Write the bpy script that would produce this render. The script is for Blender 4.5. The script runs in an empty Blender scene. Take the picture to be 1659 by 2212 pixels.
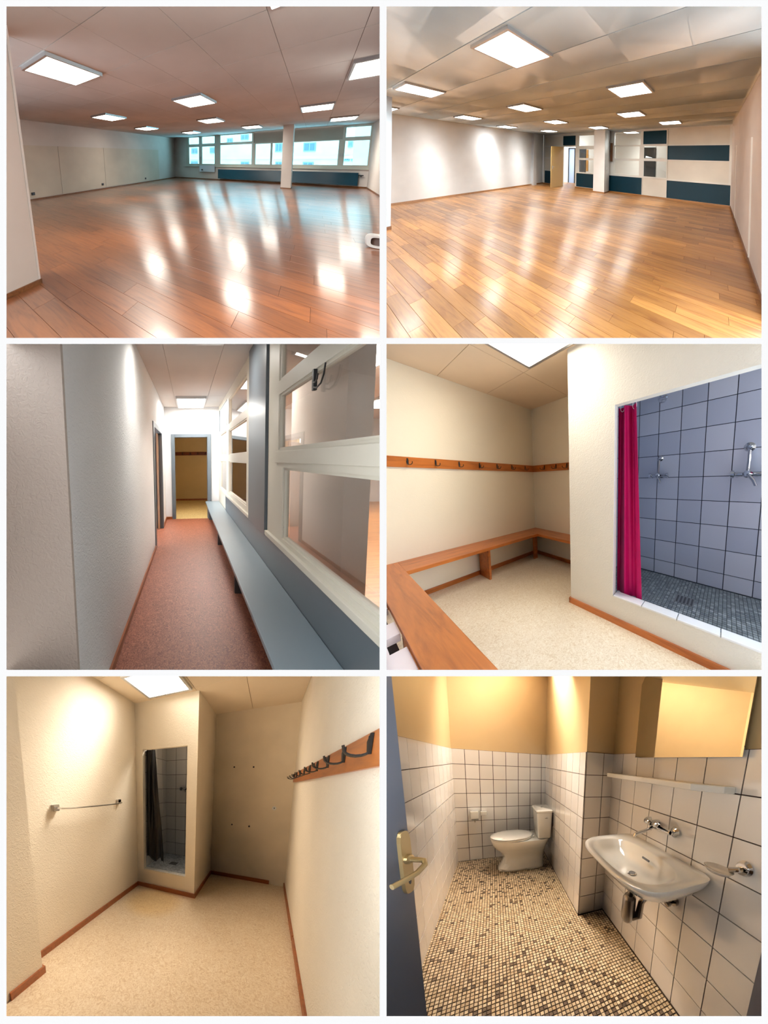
# Six interiors shown side by side, built as six open-fronted room sets behind one white grid.
# Every room is modelled in its own metres (x right, y away from the viewer, z up, eye at (0, 0, h)).
# Each set stands behind its own opening and its floor and walls run back along the line of sight
# through that opening, as on a raked stage, so that all six can be looked into from one spot.
import bpy, bmesh, math, random
from mathutils import Vector, Matrix

scene = bpy.context.scene
COL = scene.collection
IMG_W, IMG_H = 1659.0, 2212.0
FPX = 900.0                                   # focal length in pixels of the 1659 x 2212 frame
CPX, CPY = IMG_W / 2, IMG_H / 2
EYE = Vector((0.0, 0.0, 5.0))

# ------------------------------------------------------------------ camera, sky, exposure
cam_data = bpy.data.cameras.new('camera')
cam_data.sensor_fit = 'HORIZONTAL'
cam_data.sensor_width = 36.0
cam_data.lens = FPX / IMG_W * 36.0
cam_data.clip_start = 0.05
cam_data.clip_end = 300
camera = bpy.data.objects.new('camera', cam_data)
COL.objects.link(camera)
camera.location = EYE
camera.rotation_euler = (math.radians(90), 0, 0)
scene.camera = camera

world = bpy.data.worlds.new('overcast_sky')
scene.world = world
world.use_nodes = True
world.node_tree.nodes['Background'].inputs['Color'].default_value = (0.90, 0.955, 1.0, 1)
world.node_tree.nodes['Background'].inputs['Strength'].default_value = 4.0

vs = scene.view_settings
vs.view_transform = 'Standard'
vs.look = 'None'
vs.gamma = 1.0
vs.exposure = 0.0
vs.use_curve_mapping = False
scene.cycles.use_denoising = True
scene.cycles.max_bounces = 7
scene.cycles.diffuse_bounces = 4
scene.cycles.glossy_bounces = 2
scene.cycles.transparent_max_bounces = 6
scene.cycles.use_adaptive_sampling = True
scene.cycles.adaptive_threshold = 0.08
scene.cycles.adaptive_min_samples = 16
scene.cycles.sample_clamp_indirect = 6.0


# ------------------------------------------------------------------ materials
def srgb(r, g, b):
    def c(u):
        u /= 255.0
        return u / 12.92 if u <= 0.04045 else ((u + 0.055) / 1.055) ** 2.4
    return (c(r), c(g), c(b), 1.0)

class Mat:
    def __init__(self, name):
        self.m = bpy.data.materials.new(name)
        self.m.use_nodes = True
        self.t = self.m.node_tree
        self.b = self.t.nodes['Principled BSDF']
    def n(self, kind, **kw):
        nd = self.t.nodes.new(kind)
        for k, v in kw.items():
            if k in nd.inputs:
                nd.inputs[k].default_value = v
            else:
                setattr(nd, k, v)
        return nd
    def l(self, a, b):
        self.t.links.new(a, b)
    def attr(self, nm):
        return self.n('ShaderNodeAttribute', attribute_name=nm)
    def mix(self, fac, a, b, mode='MIX'):
        nd = self.n('ShaderNodeMix', data_type='RGBA', blend_type=mode)
        for sock, v in ((nd.inputs[0], fac), (nd.inputs[6], a), (nd.inputs[7], b)):
            if hasattr(v, 'is_linked'):
                self.l(v, sock)
            else:
                sock.default_value = v
        return nd.outputs[2]
    def ramp(self, fac, stops):
        nd = self.n('ShaderNodeValToRGB')
        el = nd.color_ramp.elements
        while len(el) < len(stops):
            el.new(0.5)
        for e, (p, c) in zip(el, stops):
            e.position = p
            e.color = c
        self.l(fac, nd.inputs[0])
        return nd.outputs[0]
    def noise(self, vec, scale, detail=3.0, dist=0.0, rough=0.5):
        nd = self.n('ShaderNodeTexNoise', Scale=scale, Detail=detail, Distortion=dist, Roughness=rough)
        self.l(vec, nd.inputs['Vector'])
        return nd.outputs[0]
    def bump(self, height, strength, distance):
        nd = self.n('ShaderNodeBump', Strength=strength, Distance=distance)
        self.l(height, nd.inputs['Height'])
        self.l(nd.outputs[0], self.b.inputs['Normal'])
    def base(self, rough, metal=0.0, spec=0.5):
        self.b.inputs['Roughness'].default_value = rough
        self.b.inputs['Metallic'].default_value = metal
        self.b.inputs['Specular IOR Level'].default_value = spec

def paint(name, c, rough=0.6, spec=0.3, var=0.04, vscale=1.2, stucco=None, metal=0.0, tint=0.0):
    M = Mat(name)
    M.base(rough, metal, spec)
    rc = M.attr('rc').outputs['Vector']
    d = [c[i] * (1 - var * 2.2) for i in range(3)] + [1]
    l = [min(1, c[i] * (1 + var)) for i in range(3)] + [1]
    col = M.ramp(M.noise(rc, vscale, 4), [(0.3, d), (0.7, l)])
    if tint:
        tn = M.attr('tn').outputs['Fac']
        col = M.mix(1.0, col, M.ramp(tn, [(0, (1 - tint,) * 3 + (1,)), (1, (1, 1, 1, 1))]), 'MULTIPLY')
    M.l(col, M.b.inputs['Base Color'])
    if stucco:
        sc, st, di = stucco
        M.bump(M.noise(rc, sc, 2.5, 1.6, 0.55), st, di)
    return M.m

def wood(name, dark, light, along='x', across=16.0, rough=0.35, spec=0.5, tone=(0.75, 1.2), coat=0.0, coat_rough=0.1, red=None):
    M = Mat(name)
    M.base(rough, 0, spec)
    rc = M.attr('rc').outputs['Vector']
    tn = M.attr('tn').outputs['Fac']
    mp = M.n('ShaderNodeMapping')
    s = {'x': (1.3, across, across), 'y': (across, 1.3, across), 'z': (across, across, 1.3)}[along]
    mp.inputs['Scale'].default_value = s
    M.l(rc, mp.inputs['Vector'])
    off = M.n('ShaderNodeVectorMath', operation='SCALE')
    off.inputs[0].default_value = (41.0, 67.0, 23.0)
    M.l(tn, off.inputs['Scale'])
    ad = M.n('ShaderNodeVectorMath', operation='ADD')
    M.l(mp.outputs[0], ad.inputs[0])
    M.l(off.outputs[0], ad.inputs[1])
    g = M.noise(ad.outputs[0], 1.0, 5, 1.2, 0.6)
    col = M.ramp(g, [(0.32, dark), (0.52, light), (0.75, [min(1, v * 1.12) for v in light[:3]] + [1])])
    fine = M.noise(ad.outputs[0], 4.0, 2, 0.3)
    col = M.mix(0.25, col, M.ramp(fine, [(0.35, dark), (0.6, light)]))
    lo, hi = tone
    rr = red or (1, 1, 1)
    tcol = M.ramp(tn, [(0.0, (lo, lo * rr[1], lo * rr[2], 1)), (1.0, (hi, hi, hi, 1))])
    col = M.mix(1.0, col, tcol, 'MULTIPLY')
    M.l(col, M.b.inputs['Base Color'])
    M.bump(g, 0.06, 0.004)
    if coat:
        M.b.inputs['Coat Weight'].default_value = coat
        M.b.inputs['Coat Roughness'].default_value = coat_rough
    return M.m

def lino(name, c1, c2, c3, scale=28.0, rough=0.45, stain=None):
    M = Mat(name)
    M.base(rough, 0, 0.4)
    rc = M.attr('rc').outputs['Vector']
    a = M.noise(rc, scale, 3, 2.5)
    col = M.ramp(a, [(0.34, c1), (0.5, c2), (0.66, c3)])
    b = M.noise(rc, 1.6, 3)
    col = M.mix(1.0, col, M.ramp(b, [(0.3, (0.9, 0.88, 0.86, 1)), (0.7, (1, 1, 1, 1))]), 'MULTIPLY')
    if stain:
        (sx, sy), rad, sc = stain
        sub = M.n('ShaderNodeVectorMath', operation='DISTANCE')
        M.l(rc, sub.inputs[0])
        sub.inputs[1].default_value = (sx, sy, 0)
        mr = M.n('ShaderNodeMapRange')
        mr.inputs['From Min'].default_value = rad
        mr.inputs['From Max'].default_value = rad * 0.6
        M.l(sub.outputs['Value'], mr.inputs['Value'])
        col = M.mix(mr.outputs[0], col, M.mix(1.0, col, sc, 'MULTIPLY'))
    M.l(col, M.b.inputs['Base Color'])
    M.bump(a, 0.08, 0.003)
    return M.m

def tilemat(name, stops, rough=0.12, spec=0.5, wav=0.05):
    M = Mat(name)
    M.base(rough, 0, spec)
    tn = M.attr('tn').outputs['Fac']
    M.l(M.ramp(tn, stops), M.b.inputs['Base Color'])
    M.bump(M.noise(M.attr('rc').outputs['Vector'], 9.0, 2), wav, 0.01)
    return M.m

def plain(name, c, rough=0.5, metal=0.0, spec=0.5):
    M = Mat(name)
    M.base(rough, metal, spec)
    rc = M.attr('rc').outputs['Vector']
    col = M.ramp(M.noise(rc, 6.0, 3), [(0.3, [v * 0.94 for v in c[:3]] + [1]), (0.7, c)])
    M.l(col, M.b.inputs['Base Color'])
    return M.m

def glow(name, c, s, blotch=None):
    M = Mat(name)
    M.b.inputs['Base Color'].default_value = (0.9, 0.9, 0.88, 1)
    M.b.inputs['Emission Strength'].default_value = s
    rc = M.attr('rc').outputs['Vector']
    warm = (c[0], c[1] * 0.96, c[2] * 0.85, 1)
    M.l(M.ramp(M.noise(rc, 2.2, 2), [(0.35, c), (0.75, warm)]), M.b.inputs['Emission Color'])
    return M.m

def glass(name, tint, refl=0.9, rough=0.01):
    M = Mat(name)
    M.t.nodes.remove(M.b)
    out = M.t.nodes['Material Output']
    tr = M.n('ShaderNodeBsdfTransparent')
    tr.inputs['Color'].default_value = tint
    gl = M.n('ShaderNodeBsdfGlossy')
    gl.inputs['Roughness'].default_value = rough
    gl.inputs['Color'].default_value = (refl, refl, refl, 1)
    lw = M.n('ShaderNodeLayerWeight', Blend=0.5)
    pw = M.n('ShaderNodeMath', operation='POWER')
    pw.inputs[1].default_value = 5.0
    M.l(lw.outputs['Facing'], pw.inputs[0])
    fr = M.n('ShaderNodeMath', operation='MULTIPLY_ADD')
    fr.inputs[1].default_value = 0.93
    fr.inputs[2].default_value = 0.05
    M.l(pw.outputs[0], fr.inputs[0])
    mx = M.n('ShaderNodeMixShader')
    M.l(fr.outputs[0], mx.inputs[0])
    M.l(tr.outputs[0], mx.inputs[1])
    M.l(gl.outputs[0], mx.inputs[2])
    M.l(mx.outputs[0], out.inputs['Surface'])
    return M.m

# ------------------------------------------------------------------ mesh building
class MB:
    def __init__(self):
        self.v, self.f, self.t = [], [], []
    def add(self, verts, faces, t=0.5):
        o = len(self.v)
        self.v += [tuple(p) for p in verts]
        self.f += [tuple(o + i for i in f) for f in faces]
        self.t += [t] * len(verts)
        return self
    def box(self, x0, x1, y0, y1, z0, z1, t=0.5):
        v = [(x, y, z) for z in (z0, z1) for y in (y0, y1) for x in (x0, x1)]
        return self.add(v, [(0, 2, 3, 1), (4, 5, 7, 6), (0, 1, 5, 4), (2, 6, 7, 3), (0, 4, 6, 2), (1, 3, 7, 5)], t)
    def prism(self, poly, lift):
        """poly: list of 3-D points (one face), lift: offset to the opposite face"""
        n = len(poly)
        top = [tuple(p[i] + lift[i] for i in range(3)) for p in poly]
        f = [tuple(range(n - 1, -1, -1)), tuple(range(n, 2 * n))]
        f += [(i, (i + 1) % n, n + (i + 1) % n, n + i) for i in range(n)]
        return self.add(list(poly) + top, f)
    def loft(self, rings, cap0=True, cap1=True, closed=True, t=0.5):
        n = len(rings[0])
        v = [p for r in rings for p in r]
        f = []
        for k in range(len(rings) - 1):
            for i in range(n if closed else n - 1):
                j = (i + 1) % n
                f.append((k * n + i, k * n + j, (k + 1) * n + j, (k + 1) * n + i))
        if cap0:
            f.append(tuple(range(n - 1, -1, -1)))
        if cap1:
            f.append(tuple((len(rings) - 1) * n + i for i in range(n)))
        return self.add(v, f, t)
    def tube(self, pts, r, n=8, t=0.5):
        P = [Vector(p) for p in pts]
        rr = r if isinstance(r, (list, tuple)) else [r] * len(P)
        d = (P[1] - P[0]).normalized()
        u = d.orthogonal().normalized()
        rings = []
        for i, p in enumerate(P):
            a = P[max(i - 1, 0)]
            b = P[min(i + 1, len(P) - 1)]
            nd = (b - a).normalized()
            u = (u - nd * u.dot(nd)).normalized()
            w = nd.cross(u)
            rings.append([p + (u * math.cos(2 * math.pi * k / n) + w * math.sin(2 * math.pi * k / n)) * rr[i] for k in range(n)])
        return self.loft(rings, t=t)
    def lathe(self, prof, c, axis, n=20, t=0.5):
        """prof: (radius, height) pairs along axis from c"""
        ax = Vector(axis).normalized()
        u = ax.orthogonal().normalized()
        w = ax.cross(u)
        c = Vector(c)
        rings = [[c + ax * h + (u * math.cos(2 * math.pi * k / n) + w * math.sin(2 * math.pi * k / n)) * max(r, 1e-4) for k in range(n)] for r, h in prof]
        return self.loft(rings, t=t)
    def sheet(self, fn, nu, nv, th):
        A = [[Vector(fn(i / nu, j / nv)) for i in range(nu + 1)] for j in range(nv + 1)]
        th = Vector(th)
        v = [p for r in A for p in r] + [p + th for r in A for p in r]
        m = nu + 1
        o = m * (nv + 1)
        f = []
        for j in range(nv):
            for i in range(nu):
                a, b, c, d = j * m + i, j * m + i + 1, (j + 1) * m + i + 1, (j + 1) * m + i
                f += [(a, b, c, d), (o + d, o + c, o + b, o + a)]
        for i in range(nu):
            f += [(i + 1, i, o + i, o + i + 1), (nv * m + i, nv * m + i + 1, o + nv * m + i + 1, o + nv * m + i)]
        for j in range(nv):
            f += [(j * m, (j + 1) * m, o + (j + 1) * m, o + j * m), ((j + 1) * m + nu, j * m + nu, o + j * m + nu, o + (j + 1) * m + nu)]
        return self.add(v, f)

def ring(cx, cy, hx, hy, z, n=40, e=2.0, ef=None, map=None):
    """super-ellipse ring; ef is the exponent of the half with smaller x"""
    out = []
    for k in range(n):
        a = 2 * math.pi * k / n
        c, s = math.cos(a), math.sin(a)
        q = e if (c > 0 or ef is None) else ef
        x = cx + hx * math.copysign(abs(c) ** (2 / q), c)
        y = cy + hy * math.copysign(abs(s) ** (2 / q), s)
        out.append(map(x, y, z) if map else (x, y, z))
    return out

# ------------------------------------------------------------------ room sets
WORLD_AT = {}                                   # object name -> its place in the world

def put(o, at, parent=None):
    base = WORLD_AT[parent.name] if parent else Vector((0, 0, 0))
    if parent:
        o.parent = parent
    o.location = at - base
    WORLD_AT[o.name] = at

def describe(o, label=None, cat=None, group=None, kind=None):
    for k, v in (('label', label), ('category', cat), ('group', group), ('kind', kind)):
        if v:
            o[k] = v
    return o

NEAR = 0.95                                     # sets begin just behind the white grid
UNDER = 4.2                                     # from here on a set may rise behind the floor of the one above

class Room:
    def __init__(self, rect, f, cx, cy, yaw, pitch, roll, h, inner):
        self.rect, self.f, self.cx, self.cy, self.h = rect, f, cx, cy, h
        sy, cyw, sp, cp = math.sin(yaw), math.cos(yaw), math.sin(pitch), math.cos(pitch)
        fwd = Vector((sy * cp, cyw * cp, -sp))
        right = Vector((cyw, -sy, 0))
        down = fwd.cross(right)
        cr, sr = math.cos(roll), math.sin(roll)
        R = Matrix((cr * right + sr * down, -sr * right + cr * down, fwd))
        self.R = R
        A = Matrix(((1, 0, (cx - CPX) / f), (0, 0, FPX / f), (0, -1, -(cy - CPY) / f)))
        self.L = A @ R
        self.eye = Vector((0, 0, h))
        m = 5.0
        x0, y0, x1, y1 = rect
        self.planes = {}
        def ray(px, py):
            return Vector(((px - CPX) / FPX, 1.0, -(py - CPY) / FPX))
        def pl(a, b, inside):
            n = a.cross(b).normalized()
            if n.dot(inside) > 0:
                n = -n
            return n                              # outward normal, plane through EYE
        mid = ray((x0 + x1) / 2, (y0 + y1) / 2)
        if 'L' in inner:
            self.planes['L'] = pl(ray(x0 - m, y0), ray(x0 - m, y1), mid)
        if 'R' in inner:
            self.planes['R'] = pl(ray(x1 + m, y0), ray(x1 + m, y1), mid)
        if 'T' in inner:
            self.planes['T'] = pl(ray(x0, y0 - m), ray(x1, y0 - m), mid)
        if 'B' in inner:
            self.planes['B'] = pl(ray(x0, y1 + m), ray(x1, y1 + m), mid)
    def P(self, p):
        return EYE + self.L @ (Vector(p) - self.eye)
    def on(self, axis, val, px, py):
        d = self.R.transposed() @ Vector(((px - self.cx) / self.f, (py - self.cy) / self.f, 1.0))
        return self.eye + d * ((val - self.eye[axis]) / d[axis])
    def depth(self, p):
        return (self.R @ (Vector(p) - self.eye))[2]
    def shown(self, p, m=30):
        v = self.R @ (Vector(p) - self.eye)
        if v[2] < 0.2:
            return False
        x, y = self.cx + self.f * v[0] / v[2], self.cy + self.f * v[1] / v[2]
        a = self.rect
        return a[0] - m < x < a[2] + m and a[1] - m < y < a[3] + m
    def cut(self, bm, cuts):
        for co, no in cuts:
            ds = [(v.co - co).dot(no) for v in bm.verts]
            if not ds or max(ds) <= 1e-6:
                continue
            if min(ds) >= -1e-6:
                bm.clear()
                return
            r = bmesh.ops.bisect_plane(bm, geom=bm.verts[:] + bm.edges[:] + bm.faces[:], dist=1e-6, plane_co=co, plane_no=no, clear_outer=True)
            ed = [e for e in r['geom_cut'] if isinstance(e, bmesh.types.BMEdge) and e.is_boundary]
            if ed:
                bmesh.ops.holes_fill(bm, edges=ed, sides=0)
    def make(self, mb, bevel, clip):
        bm = bmesh.new()
        lay = bm.verts.layers.float_vector.new('rc')
        tl = bm.verts.layers.float.new('tn')
        vs_ = [bm.verts.new(p) for p in mb.v]
        for v, t in zip(vs_, mb.t):
            v[tl] = t
        for f in mb.f:
            try:
                bm.faces.new([vs_[i] for i in f])
            except ValueError:
                pass
        if bevel:
            bmesh.ops.bevel(bm, geom=bm.edges[:], offset=bevel, segments=2, affect='EDGES', profile=0.6)
        for v in bm.verts:
            v[lay] = v.co
            v.co = self.P(v.co)
        near = (Vector((0, NEAR, 0)), Vector((0, -1, 0)))
        std = [near] + [(EYE, n) for n in self.planes.values()]
        if clip == 'both' and 'T' in self.planes:
            b2 = bm.copy()
            self.cut(bm, std)
            self.cut(b2, [(Vector((0, UNDER, 0)), Vector((0, -1, 0)))] + [(EYE, n) for k, n in self.planes.items() if k != 'T'] + [(EYE, -self.planes['T'])])
            if len(b2.verts):
                me = bpy.data.meshes.new('tmp')
                b2.to_mesh(me)
                bm.from_mesh(me)
                bpy.data.meshes.remove(me)
            b2.free()
        else:
            self.cut(bm, std)
        return bm
    def add(self, name, mb, mat, parent=None, label=None, cat=None, group=None, kind=None, smooth=False, bevel=0, clip='std', sharp=40):
        if kind == 'structure' and name.startswith('wall'):
            # walls stand on the slab below the floor covering and reach up behind the ceiling panels
            mb.v = [(p[0], p[1], -0.05 if p[2] == 0 else p[2] + 0.06 if p[2] > 2.55 else p[2]) for p in mb.v]
        bm = self.make(mb, bevel, clip)
        if not bm.faces:
            bm.free()
            return None
        lo = Vector([min(v.co[i] for v in bm.verts) for i in range(3)])
        hi = Vector([max(v.co[i] for v in bm.verts) for i in range(3)])
        at = Vector(((lo.x + hi.x) / 2, (lo.y + hi.y) / 2, lo.z))
        for v in bm.verts:
            v.co -= at
        bmesh.ops.recalc_face_normals(bm, faces=bm.faces[:])
        me = bpy.data.meshes.new(name)
        bm.to_mesh(me)
        bm.free()
        if smooth:
            me.polygons.foreach_set('use_smooth', [True] * len(me.polygons))
            me.set_sharp_from_angle(angle=math.radians(sharp))
        me.materials.append(mat)
        o = bpy.data.objects.new(name, me)
        COL.objects.link(o)
        put(o, at, parent)
        return describe(o, label, cat, group, kind)
    def box(self, name, b, mat, **kw):
        return self.add(name, MB().box(*b), mat, **kw)
    def thing(self, name, at, label, cat, group=None, kind=None):
        o = bpy.data.objects.new(name, None)
        o.empty_display_size = 0.05
        COL.objects.link(o)
        put(o, self.P(at))
        return describe(o, label, cat, group, kind)

def rects_minus(x0, x1, z0, z1, holes):
    """split a wall rectangle around openings"""
    xs = sorted({x0, x1, *[h[0] for h in holes], *[h[1] for h in holes]})
    out = []
    for a, b in zip(xs, xs[1:]):
        cur = z0
        for h in sorted([h for h in holes if h[0] <= a and h[1] >= b], key=lambda h: h[2]):
            if h[2] > cur:
                out.append((a, b, cur, h[2]))
            cur = max(cur, h[3])
        if cur < z1:
            out.append((a, b, cur, z1))
    return out

# ------------------------------------------------------------------ the six sets: opening in the picture, lens, eye
TL = Room((14, 14, 820, 730), 417.29, 421.87, 396.24, -0.55463, 0.13720, 0.01283, 1.45, 'RB')
TR = Room((835, 14, 1645, 730), 437.73, 1240.20, 339.85, -0.60368, 0.00910, -0.01991, 1.614, 'LB')
ML = Room((14, 743, 820, 1447), 435.36, 419.20, 1021.25, 0.02931, 0.06843, 0.01206, 1.5, 'TRB')
MR = Room((835, 743, 1645, 1447), 421.62, 1227.47, 1088.49, -0.68047, 0.11266, 0.01562, 1.35, 'TLB')
BL = Room((14, 1461, 820, 2195), 459.67, 351.50, 1771.96, -0.45577, 0.15499, -0.00151, 1.5, 'TR')
BR = Room((835, 1461, 1645, 2195), 454.19, 1272.63, 1732.57, 0.42809, 0.18051, -0.05545, 1.5, 'TL')

# ------------------------------------------------------------------ shared materials
m_white_grid = plain('white_grid_paint', (0.27, 0.256, 0.247, 1), 0.8, 0, 0.1)
m_white_side = plain('white_side_paint', (0.88, 0.87, 0.86, 1), 0.9, 0, 0.1)  # divider sides made bright to bounce more light into the sets
m_alu = plain('brushed_aluminium', (0.55, 0.55, 0.56, 1), 0.35, 0.8)
m_chrome = plain('chrome', (0.75, 0.75, 0.77, 1), 0.08, 1.0)
m_black_iron = plain('black_iron', (0.012, 0.011, 0.012, 1), 0.4, 0.3)
m_dark = plain('dark_plastic', (0.03, 0.03, 0.035, 1), 0.5)
m_base_brown = wood('brown_skirting', srgb(98, 62, 36), srgb(140, 92, 54), 'x', 20, 0.45)
m_diff_hall = glow('hall_diffuser', (1, 0.97, 0.9, 1), 15.5)
m_diff_blue = glow('teal_hall_diffuser', (0.97, 0.99, 1.0, 1), 20.0)
m_diff_corr = glow('corridor_diffuser', (1.0, 0.98, 0.96, 1), 32.0)
m_diff_warm = glow('warm_diffuser', (1.0, 0.95, 0.87, 1), 17.0)
m_ceramic = plain('white_ceramic', (0.86, 0.83, 0.76, 1), 0.1)
m_tan = paint('tan_gloss_paint', srgb(216, 186, 138), 0.22, 0.5, 0.03, 1.5)
m_whiteplastic = plain('white_plastic', (0.82, 0.82, 0.8, 1), 0.35)

# ------------------------------------------------------------------ shared builders
def ceiling_light(S, x0, x1, y0, y1, zc, label, group, mat, drop=0.05, clip='both', rim=0.03):
    t = S.thing('ceiling_light', ((x0 + x1) / 2, (y0 + y1) / 2, zc - drop), label, 'ceiling light', group)
    fr = MB()
    for b in ((x0, x1, y0, y0 + rim), (x0, x1, y1 - rim, y1), (x0, x0 + rim, y0 + rim, y1 - rim), (x1 - rim, x1, y0 + rim, y1 - rim)):
        fr.box(*b, zc - drop, zc - 0.001)
    a = S.add('frame', fr, m_alu, t, clip=clip)
    b = S.box('diffuser', (x0 + rim, x1 - rim, y0 + rim, y1 - rim, zc - drop + 0.006, zc - drop + 0.02), mat, parent=t, clip=clip)
    if not a and not b:
        bpy.data.objects.remove(t)

def ceiling(S, x0, x1, y0, y1, z, xs, ys, mat, matjoint, label, gap=0.006, clip='std', open_front=False):
    X = [x0] + [x for x in xs if x0 < x < x1] + [x1]
    Y = [y0] + [y for y in ys if y0 < y < y1] + [y1]
    cells = [(a, b, p, q) for a, b in zip(X, X[1:]) for p, q in zip(Y, Y[1:])]
    if open_front:                                # the set has no ceiling in front of its visible part
        cells = [c for c in cells if any(S.shown((x, y, z), 25) for x in (c[0], (c[0] + c[1]) / 2, c[1]) for y in (c[2], (c[2] + c[3]) / 2, c[3]))]
    slab = MB()
    for a, b, p, q in (cells if open_front else [(x0, x1, y0, y1)]):
        slab.box(a, b, p, q, z + 0.012, z + 0.08)
    c = S.add('ceiling', slab, matjoint, label=label, cat='ceiling', kind='structure', clip=clip)
    rnd = random.Random(3)
    g = gap / 2
    if True:
        for a, b, p, q in cells:
            mb = MB().box(a + g, b - g, p + g, q - g, z, z + 0.013, rnd.random())
            S.add('ceiling_panel', mb, mat, c, clip=clip)
    return c

def plank_floor(S, x0, x1, y0, y1, w, lens, mat, matgap, label, seed, gap=0.003, limit=300):
    fl = S.box('floor', (x0, x1, y0, y1, -0.06, -0.006), matgap, label=label, cat='floor', kind='structure')
    rnd = random.Random(seed)
    rows = []
    y = y0
    while y < y1 - 0.01:
        x = x0 - rnd.random() * lens[1]
        ye = min(y + w, y1)
        while x < x1:
            L = lens[0] + rnd.random() * (lens[1] - lens[0])
            a, b = max(x, x0), min(x + L, x1)
            if b - a > 0.02:
                c = ((a + b) / 2, (y + ye) / 2, 0)
                if any(S.shown(p, 60) for p in (c, (a, y, 0), (b, y, 0), (a, ye, 0), (b, ye, 0))):
                    rows.append((S.depth(c), a, b, y, ye, rnd.random()))
            x += L
        y += w
    rows.sort()
    rest = MB()
    g = gap / 2
    for k, (d, a, b, p, q, t) in enumerate(rows):
        if k < limit:
            S.add('plank', MB().box(a + g, b - g, p + g, q - g, -0.008, 0, t), mat, fl)
        else:
            rest.box(a + g, b - g, p + g, q - g, -0.008, 0, t)
    if rest.v:
        S.add('plank_field', rest, mat, fl, kind='stuff')
    return fl

def skirting(S, name, pieces, mat, label, clip='std'):
    mb = MB()
    for b in pieces:
        mb.box(*b)
    return S.add(name, mb, mat, label=label, cat='skirting board', kind='structure', clip=clip)

def hook_mesh(p, n, t, s=1.0):
    """double coat hook on point p, n out of the wall, t along it"""
    p, n, t, u = Vector(p), Vector(n), Vector(t), Vector((0, 0, 1))
    mb = MB()
    mb.tube([p + u * 0.038 * s + n * 0.003, p + u * 0.01 * s + n * 0.006, p - u * 0.03 * s + n * 0.004], [0.006 * s, 0.009 * s, 0.007 * s], 6)
    for k, q in ((-1, 1.0), (1, 0.8)):
        pts = [p - u * 0.01 * s]
        for i in range(7):
            a = math.pi * (0.15 + 0.75 * i / 6)
            pts.append(p + n * (0.034 - 0.034 * math.cos(a)) * s * q * 1.2 + t * k * 0.026 * s * i / 6 + u * (-0.012 - 0.022 * math.sin(a)) * s)
        pts.append(pts[-1] + u * 0.02 * s + n * 0.004 * s)
        mb.tube(pts, 0.0042 * s, 6)
    mb.lathe([(0.001, 0), (0.005 * s, 0.001), (0.005 * s, 0.005), (0.001, 0.007)], p + u * 0.026 * s + n * 0.006, n, 8)
    return mb

def tile_wall(S, parent, origin, ua, va, us, vs_, mat, out, seed, gap=0.004, th=0.006, limit=999, clip='std'):
    """tiles on a plane: origin + u*ua + v*va, raised along out; us and vs_ are the joint positions"""
    O, U, V, N = Vector(origin), Vector(ua), Vector(va), Vector(out)
    rnd = random.Random(seed)
    g = gap / 2
    for a, b in zip(us, us[1:]):
        for p, q in zip(vs_, vs_[1:]):
            if b - a < 0.012 or q - p < 0.012:
                continue
            pts = [O + U * s + V * r for s, r in ((a + g, p + g), (b - g, p + g), (b - g, q - g), (a + g, q - g))]
            mb = MB().prism(pts, N * th)
            r = rnd.random()
            mb.t = [r] * len(mb.v)
            S.add('tile', mb, mat, parent, clip=clip)

def steps(a, b, d, start=None):
    out = [a]
    x = a + d if start is None else start
    while x < b - 1e-4:
        if x > a + 1e-4:
            out.append(x)
        x += d
    return out + [b]

# ------------------------------------------------------------------ white grid in front of the sets
def grid_bar(name, ax, bx, ay, by, label, back, taper, under=None):
    """bar between pixel columns ax..bx and rows ay..by, its sides narrowing towards the back"""
    def q(px, py, d):
        return EYE + Vector(((px - CPX) / FPX * d, d, -(py - CPY) / FPX * d))
    D0 = 0.9
    tx, ty = taper
    F = [q(ax, by, D0), q(bx, by, D0), q(bx, ay, D0), q(ax, ay, D0)]
    B = [q(ax + tx, by - ty, back), q(bx - tx, by - ty, back), q(bx - tx, ay + ty, back), q(ax + tx, ay + ty, back)]
    c = sum(F, Vector()) / 4
    me = bpy.data.meshes.new(name)
    me.from_pydata([p - c for p in F + B], [], [(0, 1, 2, 3), (7, 6, 5, 4), (0, 4, 5, 1), (1, 5, 6, 2), (2, 6, 7, 3), (3, 7, 4, 0)])
    me.materials.append(m_white_grid)
    me.materials.append(m_white_side)
    for p in me.polygons:
        p.material_index = 0 if p.index == 0 else 1
    if under:                                     # underside coloured for what the mirror below reflects
        me.materials.append(under)
        me.polygons[2].material_index = 2
    o = bpy.data.objects.new(name, me)
    COL.objects.link(o)
    put(o, c)
    describe(o, label, 'trim', None, 'structure')

grid_bar('trim_1', 820, 835, -900, 730, 'white upright dividing wall between the two wood-floored halls', 19.0, (4, 0))
grid_bar('trim_2', 820, 835, 743, 1447, 'white upright dividing wall between corridor and magenta-curtain room', 16.0, (4, 0))
grid_bar('trim_3', 820, 835, 1461, 3100, 'white upright dividing wall between black-curtain room and toilet room', 8.0, (4, 0))
grid_bar('trim_4', 14, 820, 730, 743, 'white level dividing strip between window hall and corridor', 4.2, (0, 4))
grid_bar('trim_5', 835, 1645, 730, 743, 'white level dividing strip between teal-panelled hall and magenta-curtain room', 4.2, (0, 4))
grid_bar('trim_6', 14, 820, 1447, 1461, 'white level dividing strip between corridor and black-curtain room', 4.0, (0, 4))
grid_bar('trim_7', 835, 1645, 1447, 1461, 'white level dividing strip between magenta-curtain room and toilet room', 4.25, (0, 4), m_tan)
grid_bar('trim_8', 820, 835, 730, 743, 'white crossing piece of the grid above the corridor corner', 3.0, (4, 4))
grid_bar('trim_9', 820, 835, 1447, 1461, 'white crossing piece of the grid below the corridor corner', 3.0, (4, 4))
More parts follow.
